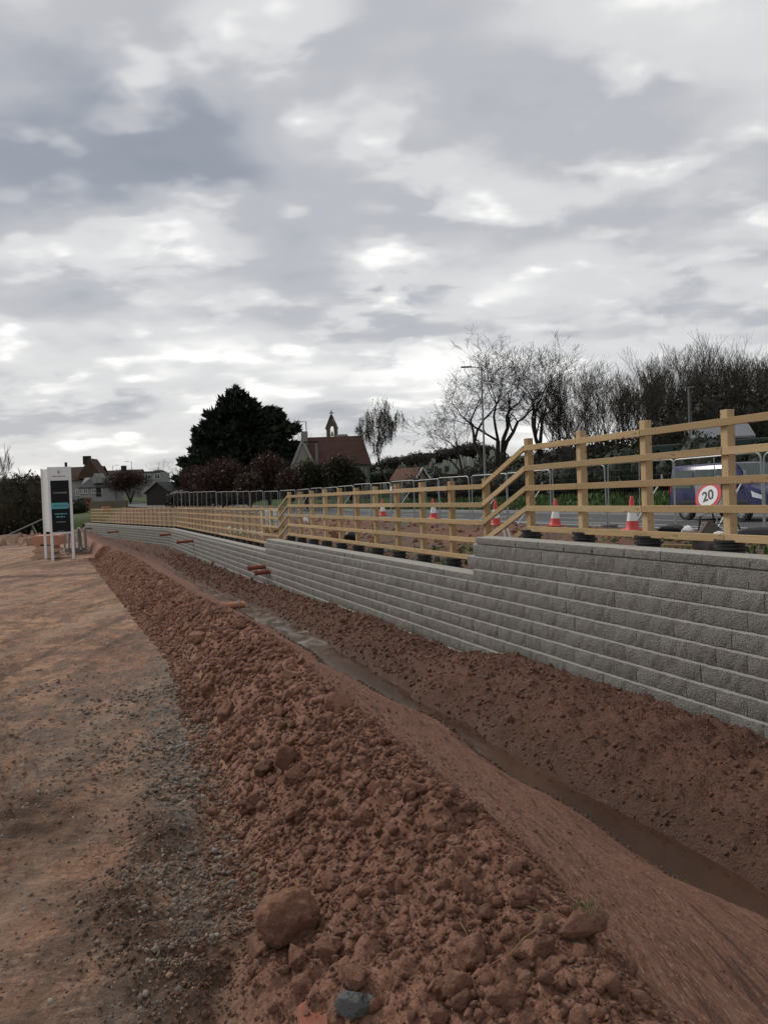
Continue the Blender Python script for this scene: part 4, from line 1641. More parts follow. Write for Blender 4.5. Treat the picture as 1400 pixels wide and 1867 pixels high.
wall_pipe(485, 1033, 'upper of the two orange drain pipes poking from the wall side by side', .62, .075)
wall_pipe(493, 1042, 'lower of the two orange drain pipes poking from the wall side by side', .52, .075)
wall_pipe(353, 986, 'orange drain pipe in the wall just right of its bend', .9, .085)
wall_pipe(312, 974, 'brown drain pipe in the wall exactly at its bend', .75, .085)
wall_pipe(301, 997, 'dark low drain pipe near the foot of the wall bend', .75, .08)
wall_pipe(217, 969, 'dark drain pipe in the middle of the far bent wall', .95, .08)
wall_pipe(168, 963, 'leftmost dark drain pipe at the end of the far wall', .95, .08)
p = at_z(437, 1103, -1.15)
pipe('terracotta pipe lying across the trench edge by the pale wet clay', (p.x, p.y, p.z), (-.96, -.25, -.02), .5, .09, M['terracotta'], name='clay_pipe')

# ------------------------------------------------------------------ advertising totem, barriers
SY = 24.6
bl, br_ = at_y(97, 1021, SY), at_y(135, 1019, SY + .15)
SRZ = math.atan2(br_.y - bl.y, br_.x - bl.x)
sroot = thing('site_sign', 'tall white totem sign with black panel and teal band on the path', 'sign', (bl.x, bl.y, 0), SRZ)
SWD = math.hypot(br_.x - bl.x, br_.y - bl.y)
H_ = at_y(84, 852, SY).z
for x in (0.0, SWD):
    MB().box((x, 0, H_ / 2 - .05), (.075, .10, H_ + .1), bev=.006).build('post', M['white'], sroot)
rp = Matrix.Rotation(-SRZ, 3, 'Z') @ Vector((-.40, .45, 0))
MB().box((rp.x, rp.y, H_ / 2), (.07, .09, H_ - .05), bev=.006).build('rear_post', M['white'], sroot)
qv = Vector((0, 0, 0)) - rp
MB().box((rp.x / 2, rp.y / 2, (H_ + .86) / 2 - .02), (rp.length - .09, .03, H_ - .92), rot=align(rp, Vector((0, 0, 0))), bev=.004).build('side_panel', M['white'], sroot)
face = MB().box((SWD / 2, -.01, (H_ + .80) / 2), (SWD - .077, .06, H_ - .80), bev=.004).build('panel', M['white'], sroot)
MB().box((SWD / 2, -.05, (H_ - .42 + .86) / 2), (SWD - .080, .02, H_ - .42 - .86), bev=.003).build('black_panel', M['signblack'], sroot)


def text(body, size, mat, parent, loc, rot=(math.pi / 2, 0, 0), name='lettering', ext=.0015, align='CENTER', sx=1.0, bold=0.0):
    c = bpy.data.curves.new(name, 'FONT')
    c.body, c.size, c.extrude, c.align_x, c.align_y, c.offset = body, size, ext, align, 'CENTER', bold
    c.materials.append(mat)
    tmp = bpy.data.objects.new(name, c)
    COL.objects.link(tmp)
    me = bpy.data.meshes.new_from_object(tmp.evaluated_get(bpy.context.evaluated_depsgraph_get()))
    bpy.data.objects.remove(tmp)
    bpy.data.curves.remove(c)
    me.name = name
    if not me.materials:
        me.materials.append(mat)
    o = obj(name, me, parent, loc)
    o.rotation_euler = rot
    o.scale = (sx, 1, 1)
    return o


zc = lambda f: H_ - f * (H_ - .0)
text('Black Chew Farm', .052, M['textblack'], sroot, (SWD / 2, -.0425, H_ - .29), bold=.001)
lg = MB()
lg.tube([(SWD / 2 - .02, -.043, H_ - .10), (SWD / 2 - .03, -.043, H_ - .16), (SWD / 2 - .015, -.043, H_ - .21)], .009, 5)
lg.tube([(SWD / 2 + .03, -.043, H_ - .11), (SWD / 2 - .015, -.043, H_ - .165), (SWD / 2 + .03, -.043, H_ - .20)], .005, 5)
lg.build('emblem', M['textblack'], sroot)
text('CAVANNA', .085, M['textgrey'], sroot, (SWD / 2, -.0615, H_ - .80))

tb_ = MB()
zb0, hb = H_ - 1.20, .19
poly = [(.035, zb0 - hb / 2), (SWD - .12, zb0 - hb / 2)] + [(SWD - .12 + .07 * math.sin(a), zb0 - hb / 2 * math.cos(a)) for a in np.linspace(.2, math.pi - .2, 7)] + [(SWD - .12, zb0 + hb / 2), (.035, zb0 + hb / 2)]
tb_.prism(poly, -.064, -.060)
tb_.build('teal_band', M['teal'], sroot)
text('COMING SOON', .062, M['tealdark'], sroot, (SWD / 2, -.0655, zb0))

def greek(z, w, h, mat, seed):
    """a line of print too small to read: runs of word-long strokes"""
    r = random.Random(seed)
    m, x = MB(), SWD / 2 - w / 2
    while x < SWD / 2 + w / 2 - .02:
        l = min(r.uniform(.03, .10), SWD / 2 + w / 2 - x)
        m.box((x + l / 2, -.0615, z), (l, .002, h))
        x += l + .014
    return m.build('small_print', mat, sroot)


greek(H_ - 1.45, .36, .035, M['teal'], 1)
greek(H_ - 1.54, .28, .035, M['teal'], 2)
greek(H_ - 1.70, .26, .018, M['textgrey'], 3)
greek(H_ - 1.98, .20, .012, M['textgrey'], 4)
greek(H_ - 2.05, .24, .040, M['textwhite'], 5)

# stacked concrete barriers
base = at_z(92, 1020, 0)
for k in range(3):
    mb = MB()
    prof = [(-.30, 0), (.30, 0), (.30, .07), (.21, .12), (.21, .20), (-.21, .20), (-.21, .12), (-.30, .07)] if k < 2 else [(-.30, 0), (-.14, 0), (-.12, .05), (.12, .05), (.14, 0), (.30, 0), (.33, .26), (.31, .32), (-.31, .32), (-.33, .26)]
    mb.prism([(x * 1.25, z) for x, z in prof], -.5, .5)
    o = mb.build('barrier_block', M['barrier'] if k < 2 else M['barrierred'], loc=(base.x - .50 + .03 * k, base.y + 1.0, .0 + .205 * k))
    o.rotation_euler = (0, 0, .15 + .03 * k)
    tag(o, ('lowest', 'middle', 'topmost, reddish')[k] + ' of the tan barrier blocks stacked behind the totem sign', 'barrier')
# stack of crowd barriers
cb = at_z(140, 1013, 0)


def crowd_mesh():
    f = MB()
    pts = [(-.02, 0, .12), (-.02, 0, .72)]
    for i in range(5):
        a = math.pi / 2 * i / 4
        pts.append((.10 - .12 * math.cos(a), 0, .72 + .12 * math.sin(a)))
    for i in range(5):
        a = math.pi / 2 * i / 4
        pts.append((1.9 + .12 * math.sin(a), 0, .72 + .12 * math.cos(a)))
    pts += [(2.02, 0, .12), (-.02, 0, .12)]
    f.tube(pts, .02, 6)
    return f.mesh('frame', M['galvold'], True)


def crowd_bars():
    f = MB()
    for i in range(15):
        f.tube([(.11 + .128 * i, 0, .12), (.11 + .128 * i, 0, .84)], .008, 5)
    return f.mesh('bars', M['galvold'], True)


def crowd_foot():
    return MB().tube([(0, -.24, 0), (0, -.05, .10), (0, .05, .10), (0, .24, 0)], .016, 5).mesh('foot', M['galvold'], True)


cm_, cbm_, cf_ = crowd_mesh(), crowd_bars(), crowd_foot()
for i in range(7):
    r_ = thing('crowd_barrier', 'galvanised crowd barrier stacked upright beside the tan barrier blocks', 'barrier', (cb.x - .58 + .105 * i, cb.y + .55 + .03 * i, .02), math.radians(76 + rnd.uniform(-3, 3)), 'crowd barriers stacked by the sign')
    r_.rotation_euler = (rnd.uniform(-.06, .06), 0, math.radians(110 + rnd.uniform(-3, 3)))
    r_['label'] = ('leftmost', 'second from left', 'third from left', 'middle', 'third from right', 'second from right', 'rightmost')[i] + ' of the grey crowd barriers stacked upright by the totem sign'
    obj('frame', cm_, r_)
    obj('bars', cbm_, r_)
    obj('foot', cf_, r_, (.3, 0, .02))
    obj('foot', cf_, r_, (1.6, 0, .02))
# sloping barrier pole on the berm at far left
a, b_ = at_y(8, 979, 39.5), at_y(80, 946, 41)
a2, b2 = at_y(58, 955, 40.6), at_y(74, 984, 40.2)
pr = thing('site_gate_pole', 'thin grey sloping pole with a prop in front of the left hedge', 'pole', a)
MB().tube([a, b_], .035, 8).build('pole', M['lamp'], pr, True, world=True)
MB().tube([a2, b2], .035, 8).build('prop', M['lamp'], pr, True, world=True)


# ------------------------------------------------------------------ mesh fence panels along the road
def heras():
    Lp, Hp = 3.0, 2.0
    root = thing('mesh_fence_panel', 'galvanised mesh panel of the temporary fence along the road', 'fence panel', (0, 0, 0), 0, 'temporary mesh fence panels')
    pts = [(0, 0, .02), (0, 0, Hp - .16)] + [(.16 - .16 * math.cos(a), 0, Hp - .16 + .16 * math.sin(a)) for a in np.linspace(.3, math.pi / 2, 4)]
    pts += [(Lp - .16 + .16 * math.sin(a), 0, Hp - .16 + .16 * math.cos(a)) for a in np.linspace(0, math.pi / 2 - .3, 4)] + [(Lp, 0, Hp - .16), (Lp, 0, .02)]
    MB().tube(pts, .024, 6).build('frame', M['galv'], root, True)
    MB().tube([(0, 0, .17), (Lp, 0, .17)], .018, 5).tube([(Lp / 2, 0, .17), (Lp / 2, 0, Hp)], .014, 5).build('cross_rail', M['galv'], root, True)
    m = MB()
    for i in range(1, 24):
        m.box((Lp * i / 24, 0, Hp / 2 + .06), (.0022, .0022, Hp - .26))
    for z in (.35, .6, .85, 1.1, 1.35, 1.6, 1.8):
        m.box((Lp / 2, 0, z), (Lp - .04, .003, .003))
    m.build('mesh_infill', M['wire'], root)
    MB().box((0, 0, .06), (.24, .66, .12), bev=.03).build('foot_block', M['mauve'], root)
    return root


hp = heras()
hbr = MB().tube([(.5, 0, 1.45), (.5, -1.1, .02)], .022, 6).tube([(.5, -.01, 1.45), (.5, -.01, 1.6)], .03, 6).mesh('brace', M['galv'], True)
HS = 15.3
braced = []
for i in range(27):
    t = 8.5 + 3.06 * i
    r_ = hp if i == 0 else copy_tree(hp)
    r_.location = W(HS + rnd.uniform(-.05, .05), t, .27 + float(rise(t)) + rnd.uniform(-.02, .03))
    q = W(HS, t + 3.06, 0) - W(HS, t, 0)
    r_.rotation_euler = (rnd.uniform(-.02, .02), rnd.uniform(-.008, .008), math.atan2(q.y, q.x) + rnd.uniform(-.015, .015))
    ORD = ('first', 'second', 'third', 'fourth', 'fifth', 'sixth', 'seventh', 'eighth', 'ninth', 'tenth')
    r_['label'] = (ORD[i - 1] + ' mesh fence panel along the road, counted from the right edge') if 1 <= i <= 10 else 'far mesh panel of the temporary fence along the road'
    if i % 3 == 0 and i < 16 or i in (5, 2):
        braced.append(r_)
for r_ in braced:
    o = obj('brace', hbr, r_)
    o.scale = (1, -1, 1)


# ------------------------------------------------------------------ cones and the 20 sign
def cone():
    root = thing('traffic_cone', 'x', 'cone', (0, 0, 0), 0, 'red and white traffic cones')
    MB().box((0, 0, .025), (.38, .38, .05), bev=.02).build('base', M['conered'], root)
    rr = lambda z: .145 - (.145 - .03) * (z - .05) / .70
    MB().lathe([(.165, .05), (.145, .075), (rr(.22), .22)], 18).build('lower_band', M['conered'], root, True)
    MB().lathe([(rr(.22) + .002, .22), (rr(.47) + .002, .47)], 18).build('reflective_sleeve', M['conewhite'], root, True)
    MB().lathe([(rr(.47), .47), (rr(.73), .73), (.02, .75), (.001, .75)], 18).build('tip', M['conered'], root, True)
    return root


c0 = cone()
for i, (px, py, s, lab) in enumerate(((1153, 968, 11.9, 'red and white traffic cone nearest the round sign, behind the near fence'), (1012, 960, 12.8, 'red and white traffic cone left of the nearest cone, behind the near fence'),
                                     (904, 958, 12.3, 'red and white traffic cone behind the sloping fence rails'), (791, 946, 13.2, 'traffic cone behind the middle fence run, left of the sloping rails'),
                                     (698, 941, 13.6, 'leftmost traffic cone behind the middle fence run'))):
    r_ = ray(px, py)
    k = s / (r_.x * N1[0] + r_.y * N1[1])
    p = EYE + r_ * k
    ss, tt = to_st(p)
    o = c0 if i == 0 else copy_tree(c0)
    o.location = (p.x, p.y, max(uz(ss, tt), p.z))
    o.rotation_euler = (rnd.uniform(-.03, .03), rnd.uniform(-.03, .03), rnd.uniform(0, 1.5))
    o.scale = (1.08, 1.08, 1.08)
    o['label'] = lab

p = at_y(1291, 905, 16.0)
ss, tt = to_st(p)
zg = uz(ss, tt)
sg = thing('speed_sign', 'round red-rimmed 20 limit sign on a grey plate and black folding frame', 'sign', (p.x, p.y, zg), math.radians(-60))
cz_ = p.z - zg
tilt = Matrix.Rotation(math.radians(-20), 3, 'X')
spin = Matrix.Rotation(math.radians(-19), 3, 'Y')
rotp = tilt @ spin


def disc(mb, r, y, th, n=36, sx=1.0):
    vs = [rotp @ Vector((sx * r * math.cos(2 * math.pi * i / n), y - th, r * math.sin(2 * math.pi * i / n))) + Vector((0, 0, cz_)) for i in range(n)]
    v2 = [rotp @ Vector((sx * r * math.cos(2 * math.pi * i / n), y, r * math.sin(2 * math.pi * i / n))) + Vector((0, 0, cz_)) for i in range(n)]
    return mb.add(vs + v2, [tuple(range(n)), tuple(range(2 * n - 1, n - 1, -1))] + [(i, (i + 1) % n, (i + 1) % n + n, i + n) for i in range(n)])


MB().box(Vector((0, 0, cz_)), (.58, .02, .74), rot=rotp, bev=.005).build('back_plate', M['signgrey'], sg)
disc(MB(), .295, -.012, .004).build('red_ring', M['signred'], sg)
disc(MB(), .220, -.017, .004).build('white_disc', M['textwhite'], sg)
tx = text('20', .30, M['textblack'], sg, Vector((0, 0, cz_)) + rotp @ Vector((0, -.024, -.0)), name='numerals', sx=.86, bold=.006)
tx.rotation_euler = (rotp.to_4x4() @ Matrix.Rotation(math.pi / 2, 4, 'X')).to_euler()
for (x0, x1, y1) in ((-.22, -.34, .06), (.22, .34, .06), (-.2, -.30, .62), (.2, .30, .62)):
    MB().tube([(x0 * .8, .14, cz_ + .3), (x1, y1, .0)], .017, 6).build('leg', M['black'], sg)
MB().tube([(-.3, .09, cz_ * .35), (.3, .09, cz_ * .35)], .012, 6).build('cross_bar', M['black'], sg)


# clutter behind the near fence
def lump(name, label, cat, px, py, s, size, mat, seed, sub=3, rz=0.0, amp=.25, drop=.3):
    r_ = ray(px, py)
    k = s / (r_.x * N1[0] + r_.y * N1[1])
    p = EYE + r_ * k
    ss, tt = to_st(p)
    V, Fq = clod_shape(seed, sub, amp, 1.0)
    o = obj(name, mesh_np(name, V * np.array(size), Fq, mat, True, dict(rnd=np.full(len(V), .5))), None, (p.x, p.y, max(uz(ss, tt) + size[2] * drop, p.z)))
    o.rotation_euler = (0, 0, rz)
    return tag(o, label, cat)


lump('rolled_sheeting', 'black rolled sheeting lying left of the round sign legs', 'sheeting', 1226, 965, 10.6, (.34, .13, .10), M['tarp'], 70, rz=.2)
lump('plastic_bag', 'crumpled white bag beside the black rolled sheeting', 'bag', 1252, 966, 10.7, (.15, .12, .09), M['sack'], 71)
lump('plastic_bag', 'crumpled white bag at the right foot of the dark sack', 'bag', 1314, 974, 10.2, (.13, .10, .06), M['sack'], 72)
lump('sheeting_heap', 'rounded black heap of sheeting at the right edge behind the fence', 'sheeting', 1392, 978, 10.0, (.55, .30, .17), M['tarp'], 73, rz=-.1, amp=.12)
lump('rubble_heap', 'low stony heap beneath the round sign', 'heap', 1290, 982, 9.6, (.5, .25, .10), M['clod'], 75)
lump('coil', 'dark bundled hose behind the bottom rail of the middle fence', 'hose', 641, 978, 7.4, (.22, .14, .16), M['tarp'], 76)
lump('debris', 'small brown debris heap behind the middle fence rail', 'debris', 609, 976, 7.5, (.14, .10, .2), M['clod'], 77)
lump('rag', 'white and blue bundle on the soil behind the middle fence', 'bundle', 557, 949, 9.0, (.16, .12, .16), M['sack'], 78)
# triangular dark sack
r_ = ray(1293, 972)
k = 10.4 / (r_.x * N1[0] + r_.y * N1[1])
p = EYE + r_ * k
ss, tt = to_st(p)
zg2 = uz(ss, tt)
mb = MB()
mb.add([(-.22, -.1, 0), (.24, -.12, 0), (.26, .12, 0), (-.2, .14, 0), (-.03, -.03, .235), (.05, -.02, .235), (.04, .05, .22), (-.03, .05, .22)],
       [(0, 1, 5, 4), (1, 2, 6, 5), (2, 3, 7, 6), (3, 0, 4, 7), (4, 5, 6, 7), (3, 2, 1, 0)])
tag(mb.build('sand_sack', M['tar'], loc=(p.x, p.y, max(zg2, p.z - .02))), 'dark pointed sack propped under the round sign', 'sack')
# rubber fence block lying behind the coping
r_ = ray(1290, 1000)
k = 6.75 / (r_.x * N1[0] + r_.y * N1[1])
p = EYE + r_ * k
fb = thing('fence_foot', 'mauve-grey rubber fence foot lying behind the coping between two posts', 'fence foot', (p.x, p.y, .80), TH1 - math.pi / 2)
MB().box((0, 0, .09), (.36, .22, .20), bev=.05).build('body', M['mauve'], fb, True)
MB().tube([(-.02 + .05 * math.cos(a), -.112, .10 + .05 * math.sin(a)) for a in np.linspace(0.6, 5.4, 14)], .006, 5).build('moulded_ring', M['mauve'], fb)
# white folding trestle beyond the step
r_ = ray(928, 985)
k = 9.0 / (r_.x * N1[0] + r_.y * N1[1])
p = EYE + r_ * k
tr = thing('white_bracket', 'white tubular bracket leaning behind the coping at the wall step', 'bracket', (p.x, p.y, p.z - .1), .2)
for (a, b_) in (((-.14, 0, .38), (-.05, 0, .0)), ((-.03, 0, .36), (.06, 0, .0)), ((-.08, 0, .03), (.16, 0, .10))):
    MB().tube([a, b_], .02, 6).build('tube', M['white'], tr)
# plank offcuts on red soil
for (px, py, a, l) in ((705, 975, .3, .9), (655, 962, .1, .7), (1245, 995, -.3, .5)):
    r_ = ray(px, py)
    k = (8.6 if px < 1000 else 7.0) / (r_.x * N1[0] + r_.y * N1[1])
    p = EYE + r_ * k
    ss, tt = to_st(p)
    o = MB().box((0, 0, 0), (l, .09, .03), bev=.003).build('plank', M['wood'], loc=(p.x, p.y, max(uz(ss, tt) + .03, p.z)))
    o.rotation_euler = (0, .04, a)
    tag(o, {705: 'plank offcut lying on red soil behind the middle fence', 655: 'short plank offcut left of the longer one on red soil', 1245: 'splintered plank behind the coping near the mauve block'}[px], 'plank')
# white notice on a post
o = MB().box((0, 0, 0), (.09, .006, .10)).build('notice', M['textwhite'], loc=fence_pt(FS - .10, ts2[3] + .08, 1.74))
o.rotation_euler = (0, 0, TH1 - math.pi / 2)
tag(o, 'small white notice fixed to the top of a middle fence post', 'notice')

# intermediate bulk containers behind the lowest fence run
for i, (px, lab) in enumerate(((487, 'left'), (503, 'right'))):
    r_ = ray(px, 952)
    k = 9.2 / (r_.x * N1[0] + r_.y * N1[1])
    p = EYE + r_ * k
    ss, tt = to_st(p)
    r0 = thing('liquid_tank', lab + ' one of two white caged liquid tanks behind the fence', 'tank', (p.x, p.y, uz(ss, tt)), TH1, 'caged liquid tanks')
    MB().box((0, 0, .62), (.46, .95, .85), bev=.08).build('bottle', M['ibc'], r0, True)
    MB().box((0, 0, .09), (.5, 1.0, .12)).build('pallet', M['wood'], r0)
    cg = MB()
    for z in (.25, .5, .75, 1.0):
        cg.tube([(-.26, -.5, z), (.26, -.5, z), (.26, .5, z), (-.26, .5, z), (-.26, -.5, z)], .012, 4)
    for x, y in ((-.26, -.5), (0, -.5), (.26, -.5), (.26, 0), (-.26, 0), (.26, .5), (-.26, .5)):
        cg.tube([(x, y, .14), (x, y, 1.05)], .012, 4)
    cg.build('cage', M['galv'], r0)
for i in range(6):
    px = 419 + 12.2 * i
    lump('sack', ('first', 'second', 'third', 'fourth', 'fifth', 'sixth')[i] + ' white sack from the left in the row along the lowest fence', 'sack', px, 967 + 1.6 * i, 7.0, (.17, .22, .19), M['sack'], 90 + i, rz=.3 * i, amp=.14, drop=.6)['group'] = 'row of white sacks'


# ------------------------------------------------------------------ lamp posts
def lamp_post(px, ptop, Y, zbase, label, arm=-1, rz=0.0):
    top = at_y(px, ptop, Y)
    h = top.z - zbase
    root = thing('street_lamp', label, 'street lamp', (top.x, top.y, zbase), rz)
    MB().tube([(0, 0, 0), (0, 0, 1.2), (0, 0, 1.25), (0, 0, h)], [.11, .11, .075, .05], 10).build('column', M['lamp'], root, True)
    MB().tube([(0, 0, h), (arm * .7, 0, h + .06)], .03, 6).build('arm', M['lamp'], root)
    MB().box((arm * 1.0, 0, h + .07), (.75, .26, .09), bev=.03).build('lantern', M['lamp'], root)
    return root


lamp_post(877, 670, 54, .9, 'tallest street lamp, standing before the big bare tree')
lamp_post(558, 769, 92, 1.4, 'street lamp in front of the red-roofed house')
lamp_post(374, 809, 128, 2.0, 'slim street lamp in front of the dark conifer')
lamp_post(240, 842, 168, 2.8, 'street lamp by the far left houses')
lamp_post(206, 849, 185, 3.0, 'dark angular lamp post over the far left roofs', 1)
r_ = at_y(577, 808, 88)
pl = thing('utility_pole', 'grey pole with short top arm beside the red-roofed house', 'pole', (r_.x, r_.y, 1.0))
MB().tube([(0, 0, 0), (0, 0, r_.z - 1.0)], .13, 8).build('shaft', M['lamp'], pl, True)
MB().box((-.6, 0, r_.z - .85), (1.7, .16, .16)).build('arm', M['barkb'] if 'barkb' in M else M['darkwood'], pl)
r_ = at_y(1254, 706, 46)
ms = thing('aerial_mast', 'thin mast with a T-shaped head above the green palisade', 'mast', (r_.x, r_.y, 1.5))
hm = r_.z - 1.5
MB().tube([(0, 0, 0), (0, 0, hm)], .05, 7).build('shaft', M['lamp'], ms, True)
MB().box((0, 0, hm), (.68, .06, .07)).build('head', M['lamp'], ms)
MB().tube([(.12, 0, 0), (.12, 0, hm - .4)], .015, 5).build('cable', M['lamp'], ms)
MB().tube([(0, 0, hm - 2.4 - 1), (.3, 0, hm - 3.9)], .03, 5).build('stay', M['lamp'], ms)

# ------------------------------------------------------------------ blue van
def van_paint():
    t = NT('dark_blue_metallic_paint')
    v = t.coord('Object')
    n = t.noise(v, 2, 4)
    col = t.ramp(n, [(.3, (.012, .013, .066)), (.7, (.017, .018, .090))])
    d = t.n('ShaderNodeSeparateXYZ')
    t.l(v, d.inputs[0])
    dirt = t.math('MULTIPLY', t.ramp(d.outputs[2], [(.25, .55), (.75, 0.)]), t.noise(v, 5, 5, .7))
    col = t.mix(dirt, col, (.085, .07, .055))
    return t.done(col, .30, metal=0.0, spec=.3, **{'Coat Weight': .25, 'Coat Roughness': .1})


M['van'] = van_paint()
ST = [  # x, half width low, z bottom, half width belt, z belt, half width top, z top
    (-2.50, .88, .42, .86, 1.10, .74, 1.78), (-2.46, .94, .36, .93, 1.10, .80, 1.90), (-2.36, .975, .32, .965, 1.12, .83, 1.955),
    (-1.2, .985, .30, .975, 1.12, .84, 1.975), (.2, .985, .30, .975, 1.12, .84, 1.975), (.75, .985, .30, .97, 1.12, .82, 1.955),
    (.98, .985, .30, .965, 1.12, .80, 1.90), (1.35, .98, .30, .955, 1.11, .82, 1.56), (1.70, .975, .30, .94, 1.10, .86, 1.225),
    (1.80, .97, .30, .93, 1.07, .86, 1.155), (2.10, .95, .29, .90, 1.00, .80, 1.08), (2.32, .90, .28, .84, .90, .70, .985),
    (2.44, .82, .28, .76, .78, .60, .86), (2.50, .70, .32, .66, .66, .50, .70)]


KX = .86
ST = [(q[0] * KX, *q[1:]) for q in ST]


def sect(st):
    x, wl_, zb, wb, zm, wt_, zt = st
    h = [(wl_ * .86, zb), (wl_, zb + .10), (wl_, zb + .45 * (zm - zb)), (wb, zm), ((wb + wt_) / 2 + .012, zm + .5 * (zt - .10 - zm)), (wt_, zt - .09), (wt_ - .09, zt - .015), (wt_ * .5, zt)]
    if zt - zm < .2:
        h[4], h[5] = (wb - .02, zm + .35 * (zt - zm)), (wt_ + .03, zm + .7 * (zt - zm))
        h[6] = (wt_ - .05, zt - .015)
    pts = [(x, y, z) for y, z in h] + [(x, -y, z) for y, z in h[::-1]]
    return pts


vb = MB()
nn = 16
for i, st in enumerate(ST):
    b = len(vb.v)
    vb.v += sect(st)
    if i:
        vb.f += [(b - nn + k, b - nn + (k + 1) % nn, b + (k + 1) % nn, b + k) for k in range(nn)]
vb.f.append(tuple(range(nn)))
vb.f.append(tuple(range(len(vb.v) - nn, len(vb.v)))[::-1])
vloc = W(21.0, 21.30, .302)
van = thing('van', 'dark blue van driving past behind the near fence', 'van', vloc, TH1 - math.pi / 2)
body = vb.build('body', M['van'], van, True)
body.data.polygons.foreach_set('use_smooth', [True] * len(body.data.polygons))


def side_y(x, z):
    for a, b in zip(ST, ST[1:]):
        if a[0] <= x <= b[0]:
            f = (x - a[0]) / (b[0] - a[0])
            sa, sb = sect(a)[:8], sect(b)[:8]
            pr = [(sa[k][1] * (1 - f) + sb[k][1] * f, sa[k][2] * (1 - f) + sb[k][2] * f) for k in range(8)]
            for p, q in zip(pr, pr[1:]):
                if p[1] <= z <= q[1]:
                    g = (z - p[1]) / max(1e-6, q[1] - p[1])
                    return p[0] + (q[0] - p[0]) * g
            return pr[-2][0]
    return .9


def side_panel(name, poly, mat, sgn, off=.008, parent=None, n=3):
    """a pane lying on the van's side: poly of (x,z), four corners, subdivided to follow the curve"""
    m = MB()
    g = []
    poly = [(q[0] * KX, q[1]) for q in poly]
    for j in range(n + 1):
        row = []
        for i in range(n + 1):
            u, v = i / n, j / n
            x = (poly[0][0] * (1 - u) + poly[1][0] * u) * (1 - v) + (poly[3][0] * (1 - u) + poly[2][0] * u) * v
            z = (poly[0][1] * (1 - u) + poly[1][1] * u) * (1 - v) + (poly[3][1] * (1 - u) + poly[2][1] * u) * v
            row.append((x, sgn * (side_y(x, z) + off), z))
        g.append(row)
    vs_ = [p for r in g for p in r]
    m.add(vs_, [(j * (n + 1) + i, j * (n + 1) + i + 1, (j + 1) * (n + 1) + i + 1, (j + 1) * (n + 1) + i) for j in range(n) for i in range(n)])
    return m.build(name, mat, parent or van, True)


for sg_ in (-1, 1):
    for (x0, x1, xt0, xt1) in ((-2.28, -1.15, -2.20, -1.15), (-1.02, -.02, -1.02, -.02), (.16, 1.30, .16, .86)):
        side_panel('window_seal', [(x0 - .035, 1.115), (x1 + .035, 1.115), (xt1 + .035, 1.765), (xt0 - .035, 1.765)], M['bumper'], sg_, .006)
        side_panel('side_window', [(x0, 1.145), (x1, 1.145), (xt1, 1.735), (xt0, 1.735)], M['glass'], sg_, .012)
    side_panel('side_moulding', [(-2.0, .62), (1.2, .62), (1.2, .70), (-2.0, .70)], M['bumper'], sg_, .012, n=6)
    side_panel('sill', [(-2.3, .36), (2.0, .36), (2.0, .46), (-2.3, .46)], M['bumper'], sg_, .008, n=8)
    side_panel('door_handle', [(.28, .99), (.48, .99), (.48, 1.03), (.28, 1.03)], M['chrome'], sg_, .03)
    side_panel('door_gap', [(.07, .42), (.085, .42), (.085, 1.80), (.07, 1.80)], M['bumper'], sg_, .004, n=6)
    side_panel('door_gap', [(1.42, .45), (1.435, .45), (1.30, 1.12), (1.285, 1.12)], M['bumper'], sg_, .004, n=6)
    side_panel('headlight', [(1.98, .80), (2.40, .72), (2.36, .84), (1.90, 1.0)], M['chrome'], sg_, .014, n=5)
    side_panel('tail_light', [(-2.44, .95), (-2.36, .95), (-2.36, 1.35), (-2.44, 1.35)], M['signred'], sg_, .008)
    for x in (-1.50, 1.46):
        side_panel('wheel_arch', [(x - .42, .30), (x + .42, .30), (x + .30, .74), (x - .30, .74)], M['bumper'], sg_, .006, n=6)
        wh = obj('wheel', None, van, (x * KX, sg_ * .90, .335))
        rt = Matrix.Rotation(math.pi / 2, 3, 'X')
        MB().lathe([(.20, -.11), (.31, -.115), (.335, -.08), (.335, .08), (.31, .115), (.20, .11)], 28, rot=rt).build('tyre', M['rubber'], wh, True)
        rm = MB().lathe([(.001, sg_ * -.06), (.06, sg_ * -.09), (.19, sg_ * -.07), (.215, sg_ * -.112), (.20, sg_ * .1)], 28, rot=rt)
        rm.build('rim', M['rim'], wh, True)
    MB().box((1.28 * KX, sg_ * 1.07, 1.22), (.12, .20, .27), bev=.04).build('door_mirror', M['van'], van, True)
ws = MB()
for (x, w_, z) in ((1.0, .70, 1.893), (1.35, .745, 1.572), (1.66, .78, 1.285)):
    x *= KX
    ws.v += [(x + .008, w_, z + .008), (x + .008, 0, z + .012), (x + .008, -w_, z + .008)]
ws.f += [(0, 1, 4, 3), (1, 2, 5, 4), (3, 4, 7, 6), (4, 5, 8, 7)]
ws.build('windscreen', M['glass'], van, True)
gr_ = MB()
for i in range(5):
    gr_.box((2.475 * KX, 0, .52 + .055 * i), (.06, .95, .028))
gr_.build('grille', M['bumper'], van)
MB().box((2.42 * KX, 0, .40), (.22, 1.35, .16), bev=.05).build('bumper', M['bumper'], van, True)
MB().box((2.515 * KX, 0, .43), (.012, .52, .11)).build('number_plate', M['textwhite'], van)
rv = [p for p in van.children if p.name.startswith('wheel') and p.data is None]


